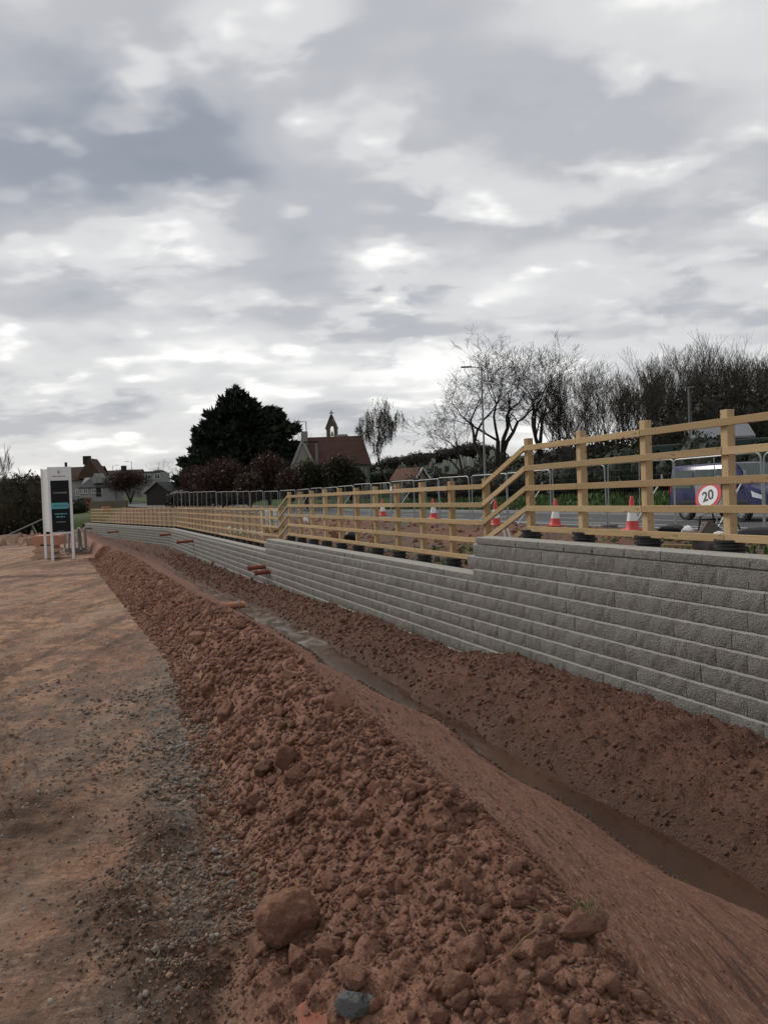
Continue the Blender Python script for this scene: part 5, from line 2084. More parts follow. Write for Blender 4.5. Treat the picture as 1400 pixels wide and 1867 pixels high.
# ------------------------------------------------------------------ vegetation
def segs_mesh(name, segs, mat, thick=.03):
    """tapered tubes from an array of segments (p0, p1, r0, r1)"""
    A = np.array(segs, float)
    V, Fq = [], []
    b = 0
    for n, sel in ((6, A[:, 6] >= thick), (3, A[:, 6] < thick)):
        Q = A[sel]
        if not len(Q):
            continue
        p0, p1, r0, r1 = Q[:, :3], Q[:, 3:6], Q[:, 6], Q[:, 7]
        d = p1 - p0
        d /= np.maximum(np.linalg.norm(d, axis=1, keepdims=True), 1e-6)
        ref = np.where(np.abs(d[:, 2:3]) < .9, np.array([[0, 0, 1.]]), np.array([[1., 0, 0]]))
        a = np.cross(d, ref)
        a /= np.maximum(np.linalg.norm(a, axis=1, keepdims=True), 1e-6)
        c = np.cross(d, a)
        ang = 2 * np.pi * np.arange(n) / n
        ring = a[:, None] * np.cos(ang)[None, :, None] + c[:, None] * np.sin(ang)[None, :, None]
        v = np.concatenate([p0[:, None] + ring * r0[:, None, None], p1[:, None] + ring * r1[:, None, None]], 1)
        m = len(Q)
        V.append(v.reshape(-1, 3))
        k = np.arange(n)
        k2 = (k + 1) % n
        q = np.stack([k, k2, k2 + n, k + n], 1)
        Fq.append((q[None] + (np.arange(m) * 2 * n)[:, None, None] + b).reshape(-1, 4))
        b += m * 2 * n
    return mesh_np(name, np.concatenate(V), np.concatenate(Fq), mat, True)


def grow_tree(seed, H, r0=.16, levels=5, trunk=.18, spread=.55, up=.25, kids=(2, 3), side=2, stems=1, ratio=.72, wig=.18, droop=0.0, min_r=.006):
    r = random.Random(seed)
    segs = []
    def go(p, d, L, rad, lev):
        n = 4 if lev > 1 else 3
        pr = rad
        sides = sorted(r.randint(1, n) for _ in range(side if lev else 0))
        for i in range(n):
            tr = up if lev < levels - 1 else up - droop
            d = (d + Vector((r.gauss(0, wig), r.gauss(0, wig), r.gauss(0, wig) + tr * .25))).normalized()
            q = p + d * (L / n)
            nr = max(min_r, rad * (1 - .45 * (i + 1) / n))
            segs.append((*p, *q, pr, nr))
            p, pr = q, nr
            for _ in range(sides.count(i + 1)):
                if lev < levels:
                    e = (d + Vector((r.gauss(0, 1), r.gauss(0, 1), r.gauss(.1, .6))).normalized() * spread * 1.3).normalized()
                    go(p, e, L * ratio * r.uniform(.55, .95), max(min_r, pr * .55), lev + 1)
        if lev < levels:
            for _ in range(r.randint(*kids)):
                e = (d + Vector((r.gauss(0, 1), r.gauss(0, 1), r.gauss(.15, .5))).normalized() * spread * r.uniform(.6, 1.2)).normalized()
                go(p, e, L * ratio * r.uniform(.8, 1.1), max(min_r, pr * .72), lev + 1)
    for s_ in range(stems):
        a = r.uniform(0, 6.28)
        lean = 0.04 if stems == 1 else r.uniform(.1, .42)
        d = Vector((math.cos(a) * lean, math.sin(a) * lean, 1)).normalized()
        go(Vector((math.cos(a) * .25 * (stems > 1), math.sin(a) * .25 * (stems > 1), 0)), d, H * (trunk if stems == 1 else trunk * r.uniform(.8, 1.2)), r0 * (1 if stems == 1 else r.uniform(.45, .8)), 0)
    A = np.array(segs)
    sc = H / A[:, 5].max()
    A[:, :6] *= sc
    return A


def leaf_cloud(pts, size, seed, stretch=1.0, dirs=None):
    """small triangles at given points"""
    r = np.random.default_rng(seed)
    n = len(pts)
    a = r.normal(0, 1, (n, 3))
    if dirs is not None:
        a = dirs + .45 * a
    a /= np.linalg.norm(a, axis=1, keepdims=True)
    b = np.cross(a, r.normal(0, 1, (n, 3)))
    b /= np.maximum(np.linalg.norm(b, axis=1, keepdims=True), 1e-6)
    sz = size * r.uniform(.5, 1.3, n)[:, None]
    V = np.stack([pts - b * sz * .5, pts + b * sz * .5, pts + a * sz * stretch], 1).reshape(-1, 3)
    Fq = np.arange(n * 3).reshape(-1, 3)
    return V, Fq, np.repeat(r.random(n), 3)


def blob_points(blobs, n, seed, shell=.55):
    """random points in ellipsoids (cx,cy,cz,rx,ry,rz), denser to the outside, clumped"""
    r = np.random.default_rng(seed)
    w = np.array([b[3] * b[4] + b[5] * b[3] for b in blobs])
    idx = r.choice(len(blobs), n, p=w / w.sum())
    B = np.array(blobs)[idx]
    d = r.normal(0, 1, (n, 3))
    d /= np.linalg.norm(d, axis=1, keepdims=True)
    rad = r.uniform(0, 1, n) ** (shell / 1.5)
    k = 1 + .28 * pn(d[:, 0] * 3 + B[:, 0] * 1.7, d[:, 2] * 3 + B[:, 1] + d[:, 1] * 2)
    return B[:, :3] + d * (rad * k)[:, None] * B[:, 3:6], d


_veg_n = [0]


def tree_thing(name, label, cat, loc, parts, group=None, rz=0.0, sc=1.0):
    o = thing(name, label, cat, loc, rz, group)
    o.scale = (sc, sc, sc) if isinstance(sc, (int, float)) else sc
    for pn_, me in parts:
        obj(pn_, me, o)
    return o


def split_tree(A, name, mat, matt=None, cut=.035):
    print('tree segs', len(A))
    """trunk and limbs as one part, the twigs of the crown as another"""
    big_ = A[A[:, 6] >= cut]
    sm = A[A[:, 6] < cut]
    return [('trunk', segs_mesh('trunk', big_, mat)), ('crown', segs_mesh('crown', sm, matt or mat))]


def zb_at(px, Y):
    """ground height of the hillside at a background spot"""
    p = at_y(px, 900, Y)
    s, t = to_st(p)
    if t > 56:
        q = np.array([p.x, p.y]) - BEND
        s, t = SW + q[0] * math.cos(TH2) + q[1] * math.sin(TH2), TB + q @ D2
    a = lambda v: np.array([float(v)])
    return float(np.interp(s, [15, 24], [.3, .4])) + float(rise(t)) + float(slope_z(a(max(s, 24.2)), a(t), a(p.x), a(p.y))[0]) * (1 if s > 24 else 0)


def bg(px, Y):
    p = at_y(px, 900, Y)
    return Vector((p.x, p.y, zb_at(px, Y) - .15))


# the big bare tree: wide low limbs
A = grow_tree(21, 12.6, .34, 6, .17, .62, .22, (2, 3), 1, 1, .74, .17)
A2 = grow_tree(24, 12.0, .46, 6, .15, .75, .16, (2, 2), 2, 3, .72, .19)
tree_thing('bare_tree', 'largest bare tree with wide spreading limbs behind the tall street lamp', 'tree', bg(905, 62), split_tree(A2, 't', M['barkdark'], M['barkdark']), rz=2.2, sc=(1.5, 1.3, 1.13))
tree_thing('bare_tree', 'bare tree whose crown fills the right of the largest one', 'tree', bg(985, 66), split_tree(A, 't', M['barkdark'], M['barkdark']), rz=.5, sc=(1.3, 1.3, 1.06))
# low limb leaning left
A = grow_tree(33, 8.5, .28, 6, .2, .6, .05, (2, 3), 1, 1, .75, .15)
o = tree_thing('bare_tree', 'bare tree leaning far left from the foot of the largest one', 'tree', bg(890, 61), split_tree(A, 't', M['barkdark'], M['barkdark']), rz=1.2)
o.rotation_euler = (0, math.radians(-42), 0)
o.scale = (1.05, 1.05, 1.05)
# coppiced row
rowparts = [split_tree(grow_tree(50 + i, 11.0, .15, 5, .24, .44, .46, (2, 2), 2, 6, .72, .075), 't', M['barkdark'], M['bark']) for i in range(3)]
row = [(1045, 66, 1.0, 0), (1100, 70, 1.05, 1), (1150, 64, .98, 2), (1195, 72, 1.02, 0), (1240, 66, 1.06, 1), (1290, 62, .98, 2), (1330, 68, 1.05, 0), (1375, 62, 1.0, 1), (1430, 60, 1.02, 2), (1480, 64, 1.05, 0), (1265, 78, 1.1, 2), (1350, 80, 1.12, 1), (1120, 80, 1.0, 0), (1400, 74, 1.1, 2), (1040, 82, .95, 1), (1300, 74, 1.08, 0), (1340, 72, 1.0, 2), (1385, 70, 1.02, 0)]
ROWL = ['%s bare tree from the left in the %s rank of the right-hand row' % (w, 'front' if k < 10 else 'back') for k, w in enumerate(('first', 'second', 'third', 'fourth', 'fifth', 'sixth', 'seventh', 'eighth', 'ninth', 'tenth', 'third', 'sixth', 'second', 'eighth', 'first', 'fourth', 'fifth', 'seventh'))]
for i, (px, Y, sc_, vi) in enumerate(row):
    tree_thing('bare_tree', ROWL[i], 'tree', bg(px, Y) - Vector((0, 0, .3)), rowparts[vi], 'row of bare trees on the right', rz=i * 1.3, sc=(sc_ * 1.3, sc_ * 1.3, sc_ * (1.10 if px < 1260 else 1.02)))
for i, (px, Y, sc_, vi) in enumerate(row[:10:2]):
    tree_thing('bare_tree', 'bare tree close behind the front rank of the right-hand row', 'tree', bg(px + 24, Y + 7) - Vector((0, 0, .3)), rowparts[(vi + 1) % 3], 'trees close behind the front rank', rz=i * 2.1 + 1, sc=(sc_ * 1.3, sc_ * 1.3, sc_ * (1.14 if px < 1260 else 1.06)))
# ivy-dark tangle under the right-hand trees
def tangle(name, label, cat, blobs, n, size, mat, seed, twigs=0, group=None, core=None, tmat=None, stretch=1.2):
    c = np.array(blobs).mean(0)
    base = Vector((c[0], c[1], min(b[2] - b[5] for b in blobs)))
    o = thing(name, label, cat, base, 0, group)
    B = [(b[0] - base.x, b[1] - base.y, b[2] - base.z, b[3], b[4], b[5]) for b in blobs]
    pts, d = blob_points(B, n, seed)
    V, Fq, R = leaf_cloud(pts, size, seed, stretch)
    obj('foliage', mesh_np('foliage', V, Fq, mat, False, dict(rnd=R)), o)
    if twigs:
        r = np.random.default_rng(seed + 5)
        pts, d = blob_points(B, twigs, seed + 1, .3)
        e = d * np.array([1, 1, .4]) + np.array([0, 0, .7]) + r.normal(0, .35, (twigs, 3))
        e /= np.linalg.norm(e, axis=1, keepdims=True)
        L = r.uniform(.3, .9, twigs)[:, None] * size * 4
        sg2 = np.concatenate([pts - e * L * .5, pts + e * L * .5, np.full((twigs, 1), .012), np.full((twigs, 1), .006)], 1)
        obj('twigs', segs_mesh('twigs', sg2, tmat or M['bark']), o)
    if core:
        m = MB()
        V0, F0 = ico(2)
        for b in B:
            m.add(V0 * np.array(b[3:6]) * core + np.array(b[:3]), F0.tolist())
        m.build('inner_mass', mat, o)
    return o


def hedge_blobs(pts_, h, w_, jitter, seed):
    r = random.Random(seed)
    out = []
    for (p, hh) in pts_:
        H = hh * r.uniform(1 - jitter, 1 + jitter)
        out.append((p.x, p.y, p.z + H * .5, w_ * r.uniform(.8, 1.2), w_ * r.uniform(.8, 1.2), H * .56))
    return out


pts_ = []
for t in np.arange(-4, 62, 1.3):
    s_ = 28.6 + .5 * math.sin(t)
    pts_.append((W(s_, t, .55 + float(rise(t)) + .5), float(np.interp(t, [0, 14, 20, 27, 40, 62], [2.6, 2.2, 2.3, 2.6, 2.4, 1.9]))))
tangle('hedge', 'long dark hedge behind the grass verge across the road', 'hedge', hedge_blobs(pts_, 0, 1.25, .18, 3), 42000, .16, M['hedge'], 3, 7000, core=.82, tmat=M['bark'])
pts_ = []
for px in range(1010, 1500, 22):
    p = bg(px, 58 if px > 1200 else 62)
    pts_.append((p, float(np.interp(px, [1010, 1100, 1200, 1330, 1480], [3.6, 4.4, 4.8, 6.6, 7.4]))))
tangle('thicket', 'dark ivy-covered thicket under the row of bare trees', 'thicket', hedge_blobs(pts_, 0, 2.0, .2, 5), 30000, .20, M['hedgebrown'], 6, 10000, core=.74)
pts_ = [(bg(px, 72), hh) for px, hh in ((800, 1.6), (830, 2.0), (860, 2.6), (890, 3.2), (920, 3.6), (950, 3.8), (980, 3.8), (1010, 3.8))]
tangle('thicket', 'dark bushes around the foot of the largest bare tree', 'thicket', hedge_blobs(pts_, 0, 1.8, .2, 15), 12000, .18, M['hedgebrown'], 16, 4000, core=.75)

# dark conifer
def conifer():
    r = np.random.default_rng(77)
    H = 17.6
    n = 17000
    # broad irregular dome of ascending sprays
    limbs = []
    for i in range(150):
        h = r.uniform(.05, 1)
        a = r.uniform(0, 6.28)
        rad = 8.6 * (1 - h ** 1.7) ** .72 * r.uniform(.82, 1.1) + .3
        limbs.append((a, h * H * .93 + r.normal(0, .3), rad))
    P, Dr = [], []
    for (a, h, rad) in limbs:
        m = int(60 + 60 * rad / 2)
        u = r.uniform(.15, 1, m) ** .7
        rr = rad * u
        zz = h - .09 * rad + .05 * rad * u ** 2 * 3 + r.normal(0, .32, m) * (1.15 - u * .7)
        aa = a + r.normal(0, .16, m)
        P.append(np.stack([np.cos(aa) * rr, np.sin(aa) * rr, np.maximum(zz, .5)], 1))
        Dr.append(np.stack([np.cos(aa) * .9, np.sin(aa) * .9, np.full(m, .75)], 1))
    P, Dr = np.concatenate(P), np.concatenate(Dr)
    q, d = blob_points([(0, 0, H * .30, 7.0, 7.0, H * .28), (0, 0, H * .55, 5.0, 5.0, H * .28), (0, 0, H * .75, 2.6, 2.6, H * .18)], 12000, 78, .6)
    P, Dr = np.concatenate([P, q]), np.concatenate([Dr, d * .6 + np.array([0, 0, .8])])
    return leaf_cloud(P, .62, 79, 1.5, Dr), H


(Vc, Fc_, Rc), Hc = conifer()
cmass = mesh_np('crown', Vc, Fc_, M['cypress'], False, dict(rnd=Rc))
con = thing('conifer_tree', 'huge dark evergreen conifer towering left of the bell turret', 'tree', bg(436, 120) + Vector((0, 0, -.5)))
con.rotation_euler = (0, 0, .6)
obj('crown', cmass, con)
MB().tube([(0, 0, 0), (0, 0, 8), (0, 0, 16)], [.5, .35, .08], 8).build('trunk', M['barkdark'], con, True)
q = bg(492, 119)
B_ = [(0, 0, 6.0, 4.2, 3.2, 2.6), (-.4, 0, 9.4, 3.6, 2.8, 2.4), (-.5, 0, 3.0, 5.5, 3.4, 2.6), (.2, 0, 12.2, 2.4, 2.2, 1.3), (2.6, 0, 10.2, 2.2, 1.8, .9), (3.2, 0, 7.4, 2.4, 1.6, .9), (3.6, 0, 4.6, 3.0, 1.8, 1.0)]
pts2, d2 = blob_points(B_, 11000, 81)
V, Fq, R = leaf_cloud(pts2, .62, 82, 1.5, np.stack([np.full(len(pts2), .8), 0 * pts2[:, 0], np.full(len(pts2), .2)], 1))
con2 = thing('conifer_tree', 'flat-topped dark conifer merging with the right side of the huge one', 'tree', (q.x, q.y, q.z))
obj('crown', mesh_np('crown', V, Fq, M['cypress'], False, dict(rnd=R)), con2)
MB().tube([(0, 0, 0), (0, 0, 6), (.5, 0, 11)], [.4, .3, .08], 8).build('trunk', M['barkdark'], con2, True)

# weeping birch
A = grow_tree(92, 9.0, .16, 5, .24, .62, .22, (2, 3), 2, 1, .74, .16)
tips = A[A[:, 6] < .022]
r90 = np.random.default_rng(9)
print('birch tips', len(tips), len(A))
sel = tips[r90.random(len(tips)) < min(1, 1500 / len(tips))]
hang, lp = [], []
for row_ in sel:
    p = np.array(row_[3:6])
    l = r90.uniform(.3, 1.1)
    q = p + np.array([r90.normal(0, .15), r90.normal(0, .15), -l])
    hang.append((*p, *q, .010, .006))
    for f in r90.uniform(0, 1, 3):
        lp.append(p + (q - p) * f)
bparts = split_tree(A, 't', M['bark'])
bparts.append(('hanging_twigs', segs_mesh('hanging_twigs', hang, M['bark'])))
V, Fq, R = leaf_cloud(np.array(lp), .10, 91)
bparts.append(('catkins', mesh_np('catkins', V, Fq, M['birch'], False, dict(rnd=R))))
tree_thing('birch_tree', 'weeping birch right of the bell turret', 'tree', bg(712, 96), bparts, rz=.4, sc=(1.2, 1.2, 1.28))
# small round bare trees and far ones
sm1 = split_tree(grow_tree(95, 5.0, .1, 4, .22, .6, .2, (2, 3), 2, 3, .7, .14), 't', M['bark'])
sm2 = split_tree(grow_tree(96, 6.5, .12, 4, .22, .5, .3, (2, 3), 2, 4, .7, .14), 't', M['bark'])
for (px, Y, z0, sc_, pr_, lab) in ((790, 128, 4.6, .95, sm1, 'small rounded bare tree on the cemetery hilltop'), (742, 115, 3.0, .8, sm2, 'thin bare tree between the birch and the hilltop tree'),
                               (545, 150, 4.0, 1.7, sm2, 'hazy bare tree behind the lamp left of the bell turret'), (580, 160, 4.0, 1.8, sm1, 'hazy bare tree just left of the bell turret'),
                               (650, 150, 4.0, 1.5, sm2, 'bare tree behind the house roof, right of the bell turret'), (300, 190, 3.0, 1.5, sm2, 'bare tree left of the dark conifer'),
                               (322, 175, 3.0, 1.9, sm1, 'taller bare tree touching the left of the dark conifer'), (655, 125, 3.0, 1.1, sm1, 'low bare tree at the right gable of the red-roofed house')):
    p = bg(px, Y)
    p.z = z0 - .5
    tree_thing('bare_tree', lab, 'tree', p, pr_, rz=px, sc=sc_)
# reddish and mossy round bushes on the far verge


def bush(px, ytop, Y, wpx, label, mat, seed, tmat, n=2600, name='bush', trunk=True, ybase=None):
    top = at_y(px, ytop, Y)
    g = bg(px, Y)
    rad = wpx / 2 * Y / F_PX
    h = top.z - g.z
    o = thing(name, label, 'bush' if name == 'bush' else 'tree', g)
    r = random.Random(seed)
    B = [(r.uniform(-.45, .45) * rad, r.uniform(-.3, .3) * rad, h * r.uniform(.48, .72), rad * r.uniform(.45, .62), rad * r.uniform(.4, .6), h * r.uniform(.2, .30)) for _ in range(7)] + [(0, 0, h * .60, rad * .72, rad * .6, h * .36)]
    rr = np.random.default_rng(seed)
    pts, d = blob_points(B, n, seed, .5)
    e = d * np.array([1, 1, .5]) + np.array([0, 0, .5]) + rr.normal(0, .4, (n, 3))
    e /= np.linalg.norm(e, axis=1, keepdims=True)
    L = rr.uniform(.25, .8, n)[:, None] * rad * .30
    obj('twigs', segs_mesh('twigs', np.concatenate([pts - e * L, pts + e * L * .4, np.full((n, 1), .022), np.full((n, 1), .010)], 1), tmat), o)
    V, Fq, R = leaf_cloud(blob_points(B, n, seed + 1, .5)[0], .22, seed)
    obj('buds', mesh_np('buds', V, Fq, mat, False, dict(rnd=R)), o)
    Bt = MB()
    for k in range(5):
        a = k * 1.3 + seed
        Bt.tube([(0, 0, 0), (math.cos(a) * rad * .15, math.sin(a) * rad * .15, h * .3), (math.cos(a) * rad * .5, math.sin(a) * rad * .4, h * .65)], [.09, .07, .03], 6)
    Bt.build('trunk', M['barkdark'], o, True)
    return o


M['budred'] = leaf_material('red_buds', (.034, .020, .017), (.088, .052, .042))
M['budolive'] = leaf_material('olive_buds', (.020, .020, .010), (.050, .048, .022))
bush(405, 828, 88, 130, 'rounded reddish-brown bare bush below the dark conifer', M['budred'], 201, M['twigred'])
bush(360, 842, 92, 80, 'smaller reddish bush at the left foot of the dark conifer', M['budred'], 202, M['twigred'])
bush(492, 816, 84, 95, 'wine-red bare tree between conifer and red-roofed house', M['budred'], 203, M['twigred'])
bush(560, 835, 78, 95, 'mossy green bare tree in front of the left gable of the house', M['budolive'], 204, M['twiggreen'])
bush(618, 822, 76, 90, 'dark mossy tree with arching limbs before the house front', M['budolive'], 205, M['barkdark'], 1500)
bush(640, 842, 80, 80, 'low mossy bush before the right end of the house', M['budolive'], 210, M['twiggreen'])
bush(528, 850, 74, 60, 'small dull bush left of the mossy tree before the gable', M['budred'], 211, M['twiggreen'])
bush(238, 852, 135, 90, 'dark red bushy tree before the far left houses', M['budred'], 206, M['twigred'])
bush(215, 860, 140, 50, 'small dark red tree left of the bushy one by the houses', M['budred'], 207, M['twigred'])
bush(300, 876, 120, 60, 'low dark bush before the dark barn', M['budred'], 208, M['twigred'])
bush(455, 858, 80, 80, 'low dull bush between the reddish bush and wine-red tree', M['budred'], 209, M['twiggreen'])
pts_ = [(bg(px, 100), hh) for px, hh in ((335, 2.6), (370, 2.6), (410, 2.4), (450, 2.4), (500, 2.2), (540, 2.0))]
tangle('hedge', 'low dark hedge at the foot of the reddish bushes', 'hedge', hedge_blobs(pts_, 0, 2.2, .2, 25), 5000, .3, M['hedgebrown'], 26, 1500, core=.8)
pts_ = [(bg(px, 105), hh) for px, hh in ((670, 2.6), (690, 3.0), (710, 3.0), (735, 2.8), (760, 2.2), (785, 1.6))]
tangle('hedge', 'dark hedge below the weeping birch', 'hedge', hedge_blobs(pts_, 0, 1.8, .2, 27), 4000, .3, M['hedge'], 28, 1000, core=.8)
# left hedge
pts_ = []
for px in range(-120, 96, 10):
    p = at_y(px, 960, 49 + .02 * abs(px))
    pts_.append((Vector((p.x, p.y, -.1)), 3.6 + .35 * math.sin(px * .13) + .25 * math.sin(px * .31)))
tangle('hedge', 'tall olive-brown hedge at the left edge behind the totem sign', 'hedge', hedge_blobs(pts_, 0, 1.2, .06, 35), 18000, .16, M['hedgeolive'], 36, 8000, core=.85, tmat=M['twiggreen'])
sl = split_tree(grow_tree(97, 6.4, .1, 4, .3, .3, .5, (2, 3), 2, 3, .7, .1), 't', M['bark'])
for (px, Y, sc_, lab) in ((12, 56, 1.0, 'slender upright bare tree rising over the left hedge'), (-8, 60, .8, 'bare tree cut by the left edge over the hedge'), (55, 62, .78, 'thin bare tree between the hedge and the totem sign'), (70, 66, .75, 'thin bare tree just behind the totem sign top')):
    p = at_y(px, 960, Y)
    tree_thing('bare_tree', lab, 'tree', (p.x, p.y, -.1), sl, rz=px * .7, sc=(sc_ * .9, sc_ * .9, sc_ * 1.0))


# ------------------------------------------------------------------ buildings
def window(root, c, w_, h, nrm_y=-1, frame=M['textwhite']):
    """window on a wall facing local -y"""
    f = MB()
    y = c[1]
    for (dx, dz, sx, sz) in ((0, h / 2, w_ + .1, .08), (0, -h / 2, w_ + .1, .08), (-w_ / 2, 0, .08, h), (w_ / 2, 0, .08, h), (0, 0, .06, h), (0, h * .2, w_, .05)):
        f.box((c[0] + dx, y - .03, c[2] + dz), (sx, .07, sz))
    wo = f.build('window', frame, root)
    MB().box((c[0], y - .005, c[2]), (w_, .02, h)).build('pane', M['window'], wo)
    MB().box((c[0], y - .05, c[2] - h / 2 - .06), (w_ + .2, .14, .07)).build('sill', M['kerb'], wo)
    return wo


def gable_roof(root, L, D, ze, zr, mat, over=.3, name='roof', hip=0.0):
    """ridge along x; L length, D depth, eave and ridge heights; hip insets the ridge ends"""
    a, b = L / 2 + over, D / 2 + over
    zo = ze - over * (zr - ze) / (D / 2)
    th = .14
    v = [(-a, -b, zo), (a, -b, zo), (a - hip, 0, zr), (-a + hip, 0, zr), (a, b, zo), (-a, b, zo)]
    v2 = [(x, y, z + th) for x, y, z in v]
    m = MB()
    m.add(v + v2, [(6, 7, 8, 9), (9, 8, 10, 11), (0, 3, 2, 1), (3, 5, 4, 2), (0, 1, 7, 6), (4, 5, 11, 10), (1, 2, 8, 7), (2, 4, 10, 8), (3, 0, 6, 9), (5, 3, 9, 11)])
    return m.build(name, mat, root)


def walls(root, L, D, ze, zr, mat, z0=-1.0, hip=False):
    m = MB()
    if hip:
        m.box((0, 0, (ze + z0) / 2), (L, D, ze - z0))
    else:
        m.prism([(-D / 2, z0), (D / 2, z0), (D / 2, ze), (0, zr - .05), (-D / 2, ze)], -L / 2, L / 2, 'x')
    return m.build('wall', mat, root)


# white house with the red roof
Y = 95
c = at_y(612, 890, Y)
g = bg(612, Y)
ze, zr = at_y(640, 846, Y).z - g.z, at_y(620, 801, Y + 3).z - g.z
h1 = thing('house', 'cream house with a long red tiled roof and chimney', 'house', g, math.radians(3))
walls(h1, 8.0, 7.0, ze, zr, M['rendercream'], hip=True)
rf = gable_roof(h1, 7.8, 7.0, ze, zr, M['roofred'], .35, hip=.9)
MB().box((-3.4, -.6, zr - .2), (.75, .75, 2.0)).build('chimney', M['rendercream'], rf)
window(h1, (2.4, -3.5, ze - .95), 1.5, .95)
window(h1, (-.6, -3.5, ze - .95), 1.2, .95)
MB().box((0, -3.86, ze - .28), (8.4, .10, .12)).build('gutter', M['bumper'], h1)
MB().box((3.85, -3.6, ze / 2 - .6), (.09, .09, ze)).build('downpipe', M['bumper'], h1)
gx = at_y(548, 830, Y - 2).x - g.x
gb = MB().prism([(-1.5, -1), (1.5, -1), (1.5, ze - .9), (0, zr - .7), (-1.5, ze - .9)], -4.6, -2)
gb.v = [(x + gx + .3, y, z) for x, y, z in gb.v]
gb.build('front_gable', M['rendercream'], h1)
bb = MB()
for sx in (-1, 1):
    a_, b_ = Vector((gx + .3 + sx * 1.75, -4.7, ze - 1.2)), Vector((gx + .3, -4.7, zr - .5))
    bb.box((a_ + b_) / 2, ((b_ - a_).length, .12, .26), rot=align(a_, b_))
bb.build('bargeboard', M['grave'], h1)
gr = MB()
gr.add([(gx - 1.5, -4.75, ze - 1.2), (gx + .3, -4.75, zr - .36), (gx + .3, 0, zr - .36), (gx - 1.5, 0, ze - 1.2)], [(0, 1, 2, 3)])
gr.add([(gx + 2.1, -4.75, ze - 1.2), (gx + .3, -4.75, zr - .36), (gx + .3, 0, zr - .36), (gx + 2.1, 0, ze - 1.2)], [(0, 1, 2, 3)])
gr.build('gable_roof', M['roofred'], h1)
# lean-to in front, right
lz = at_y(650, 862, Y - 5).z - g.z
lt = MB().prism([(-.3, lz), (3.2, lz - 1.35), (3.2, lz - 1.5), (-.3, lz - .15)], -6.5, -3.6)
lt.build('porch_roof', M['roofred'], h1)
MB().box((1.2, -5.0, (lz - 1.4) / 2), (3.2, 2.4, lz - 1.0)).build('porch_wall', M['rendercream'], h1)

# chapel bell turret
Y = 112
top = at_y(604, 748, Y)
zt_b = at_y(604, 805, Y).z
tz = 2.5
bt = thing('bell_turret', 'small stone bell turret with a cross above the house roof', 'bell turret', (top.x, top.y, tz), 0)
yq = lambda py: at_y(604, py, Y).z - tz
wpx = Y / F_PX
zA, zS, zP = yq(803), yq(782), yq(762)
hw = 10 * wpx
mb = MB()
mb.box((-hw * .68, 0, zS / 2), (hw * .64, 1.1, zS))
mb.box((hw * .68, 0, zS / 2), (hw * .64, 1.1, zS))
mb.box((0, 0, yq(800) / 2), (hw * .72, 1.1, yq(800)))
mb.build('pier', M['sandstone'], bt)
ar = MB()
n_ = 9
pts_a = [(hw * .36 * math.cos(a), zS - .05 + hw * .62 * math.sin(a)) for a in np.linspace(0, math.pi, n_)]
outl = [(hw * 1.05, zS), (hw * .62, (zS + zP) / 2), (0, zP + .1), (-hw * .62, (zS + zP) / 2), (-hw * 1.05, zS)]
poly = outl + [(-hw * .36, zS)] + [(x, z) for x, z in pts_a[::-1]] + [(hw * .36, zS)]
ar.prism(poly, -.6, .6)
ar.build('arch', M['sandstone'], bt)
MB().prism([(hw * 1.15, zS - .05), (0, zP + .25), (-hw * 1.15, zS - .05), (-hw * 1.15, zS + .12), (-.12, yq(757)), (.12, yq(757)), (hw * 1.15, zS + .12)], -.7, .7).build('coping', M['roofslate'], bt)
MB().lathe([(.30, yq(764)), (.12, yq(757)), (.07, yq(755))], 8).build('finial', M['sandstone'], bt)
MB().box((0, 0, yq(752.5)), (.13, .13, yq(748) - yq(757))).box((0, 0, yq(753)), (8 * wpx, .12, .13)).build('cross', M['darkwood'], bt)
MB().lathe([(.03, yq(786)), (.1, yq(788)), (.16, yq(793)), (.22, yq(795))], 12).build('bell', M['lamp'], bt, True)
hr = thing('chapel', 'pale parapet of the chapel just right of the bell turret', 'chapel', (top.x + 17 * wpx, top.y + 1, tz))
MB().box((0, 0, yq(800) / 2), (20 * wpx, 3, yq(800))).build('wall', M['rendercream'], hr)
MB().box((0, 0, yq(796)), (22 * wpx, 3.3, .35)).build('parapet', M['renderwhite'], hr)
MB().prism([(-10 * wpx, yq(800)), (-4 * wpx, yq(792)), (9 * wpx, yq(792)), (9 * wpx, yq(800))], -.5, .5).build('roof', M['renderwhite'], hr)

# small outbuilding with orange roof
g = bg(748, 84)
ze, zr = at_y(750, 874, 84).z - g.z, at_y(755, 855, 84).z - g.z
ob = thing('outbuilding', 'small outbuilding with an orange tiled roof below the cemetery', 'outbuilding', g, math.radians(-38))
walls(ob, 3.0, 2.4, ze, zr, M['rendercream'])
gable_roof(ob, 3.0, 2.4, ze, zr, M['rooforange'], .2)
bo = MB()
for sy in (-1, 1):
    a_, b_ = Vector((1.72, sy * 1.42, ze - .18)), Vector((1.72, 0, zr + .08))
    bo.box((a_ + b_) / 2, ((b_ - a_).length, .06, .18), rot=align(a_, b_))
bo.build('bargeboard', M['textwhite'], ob)

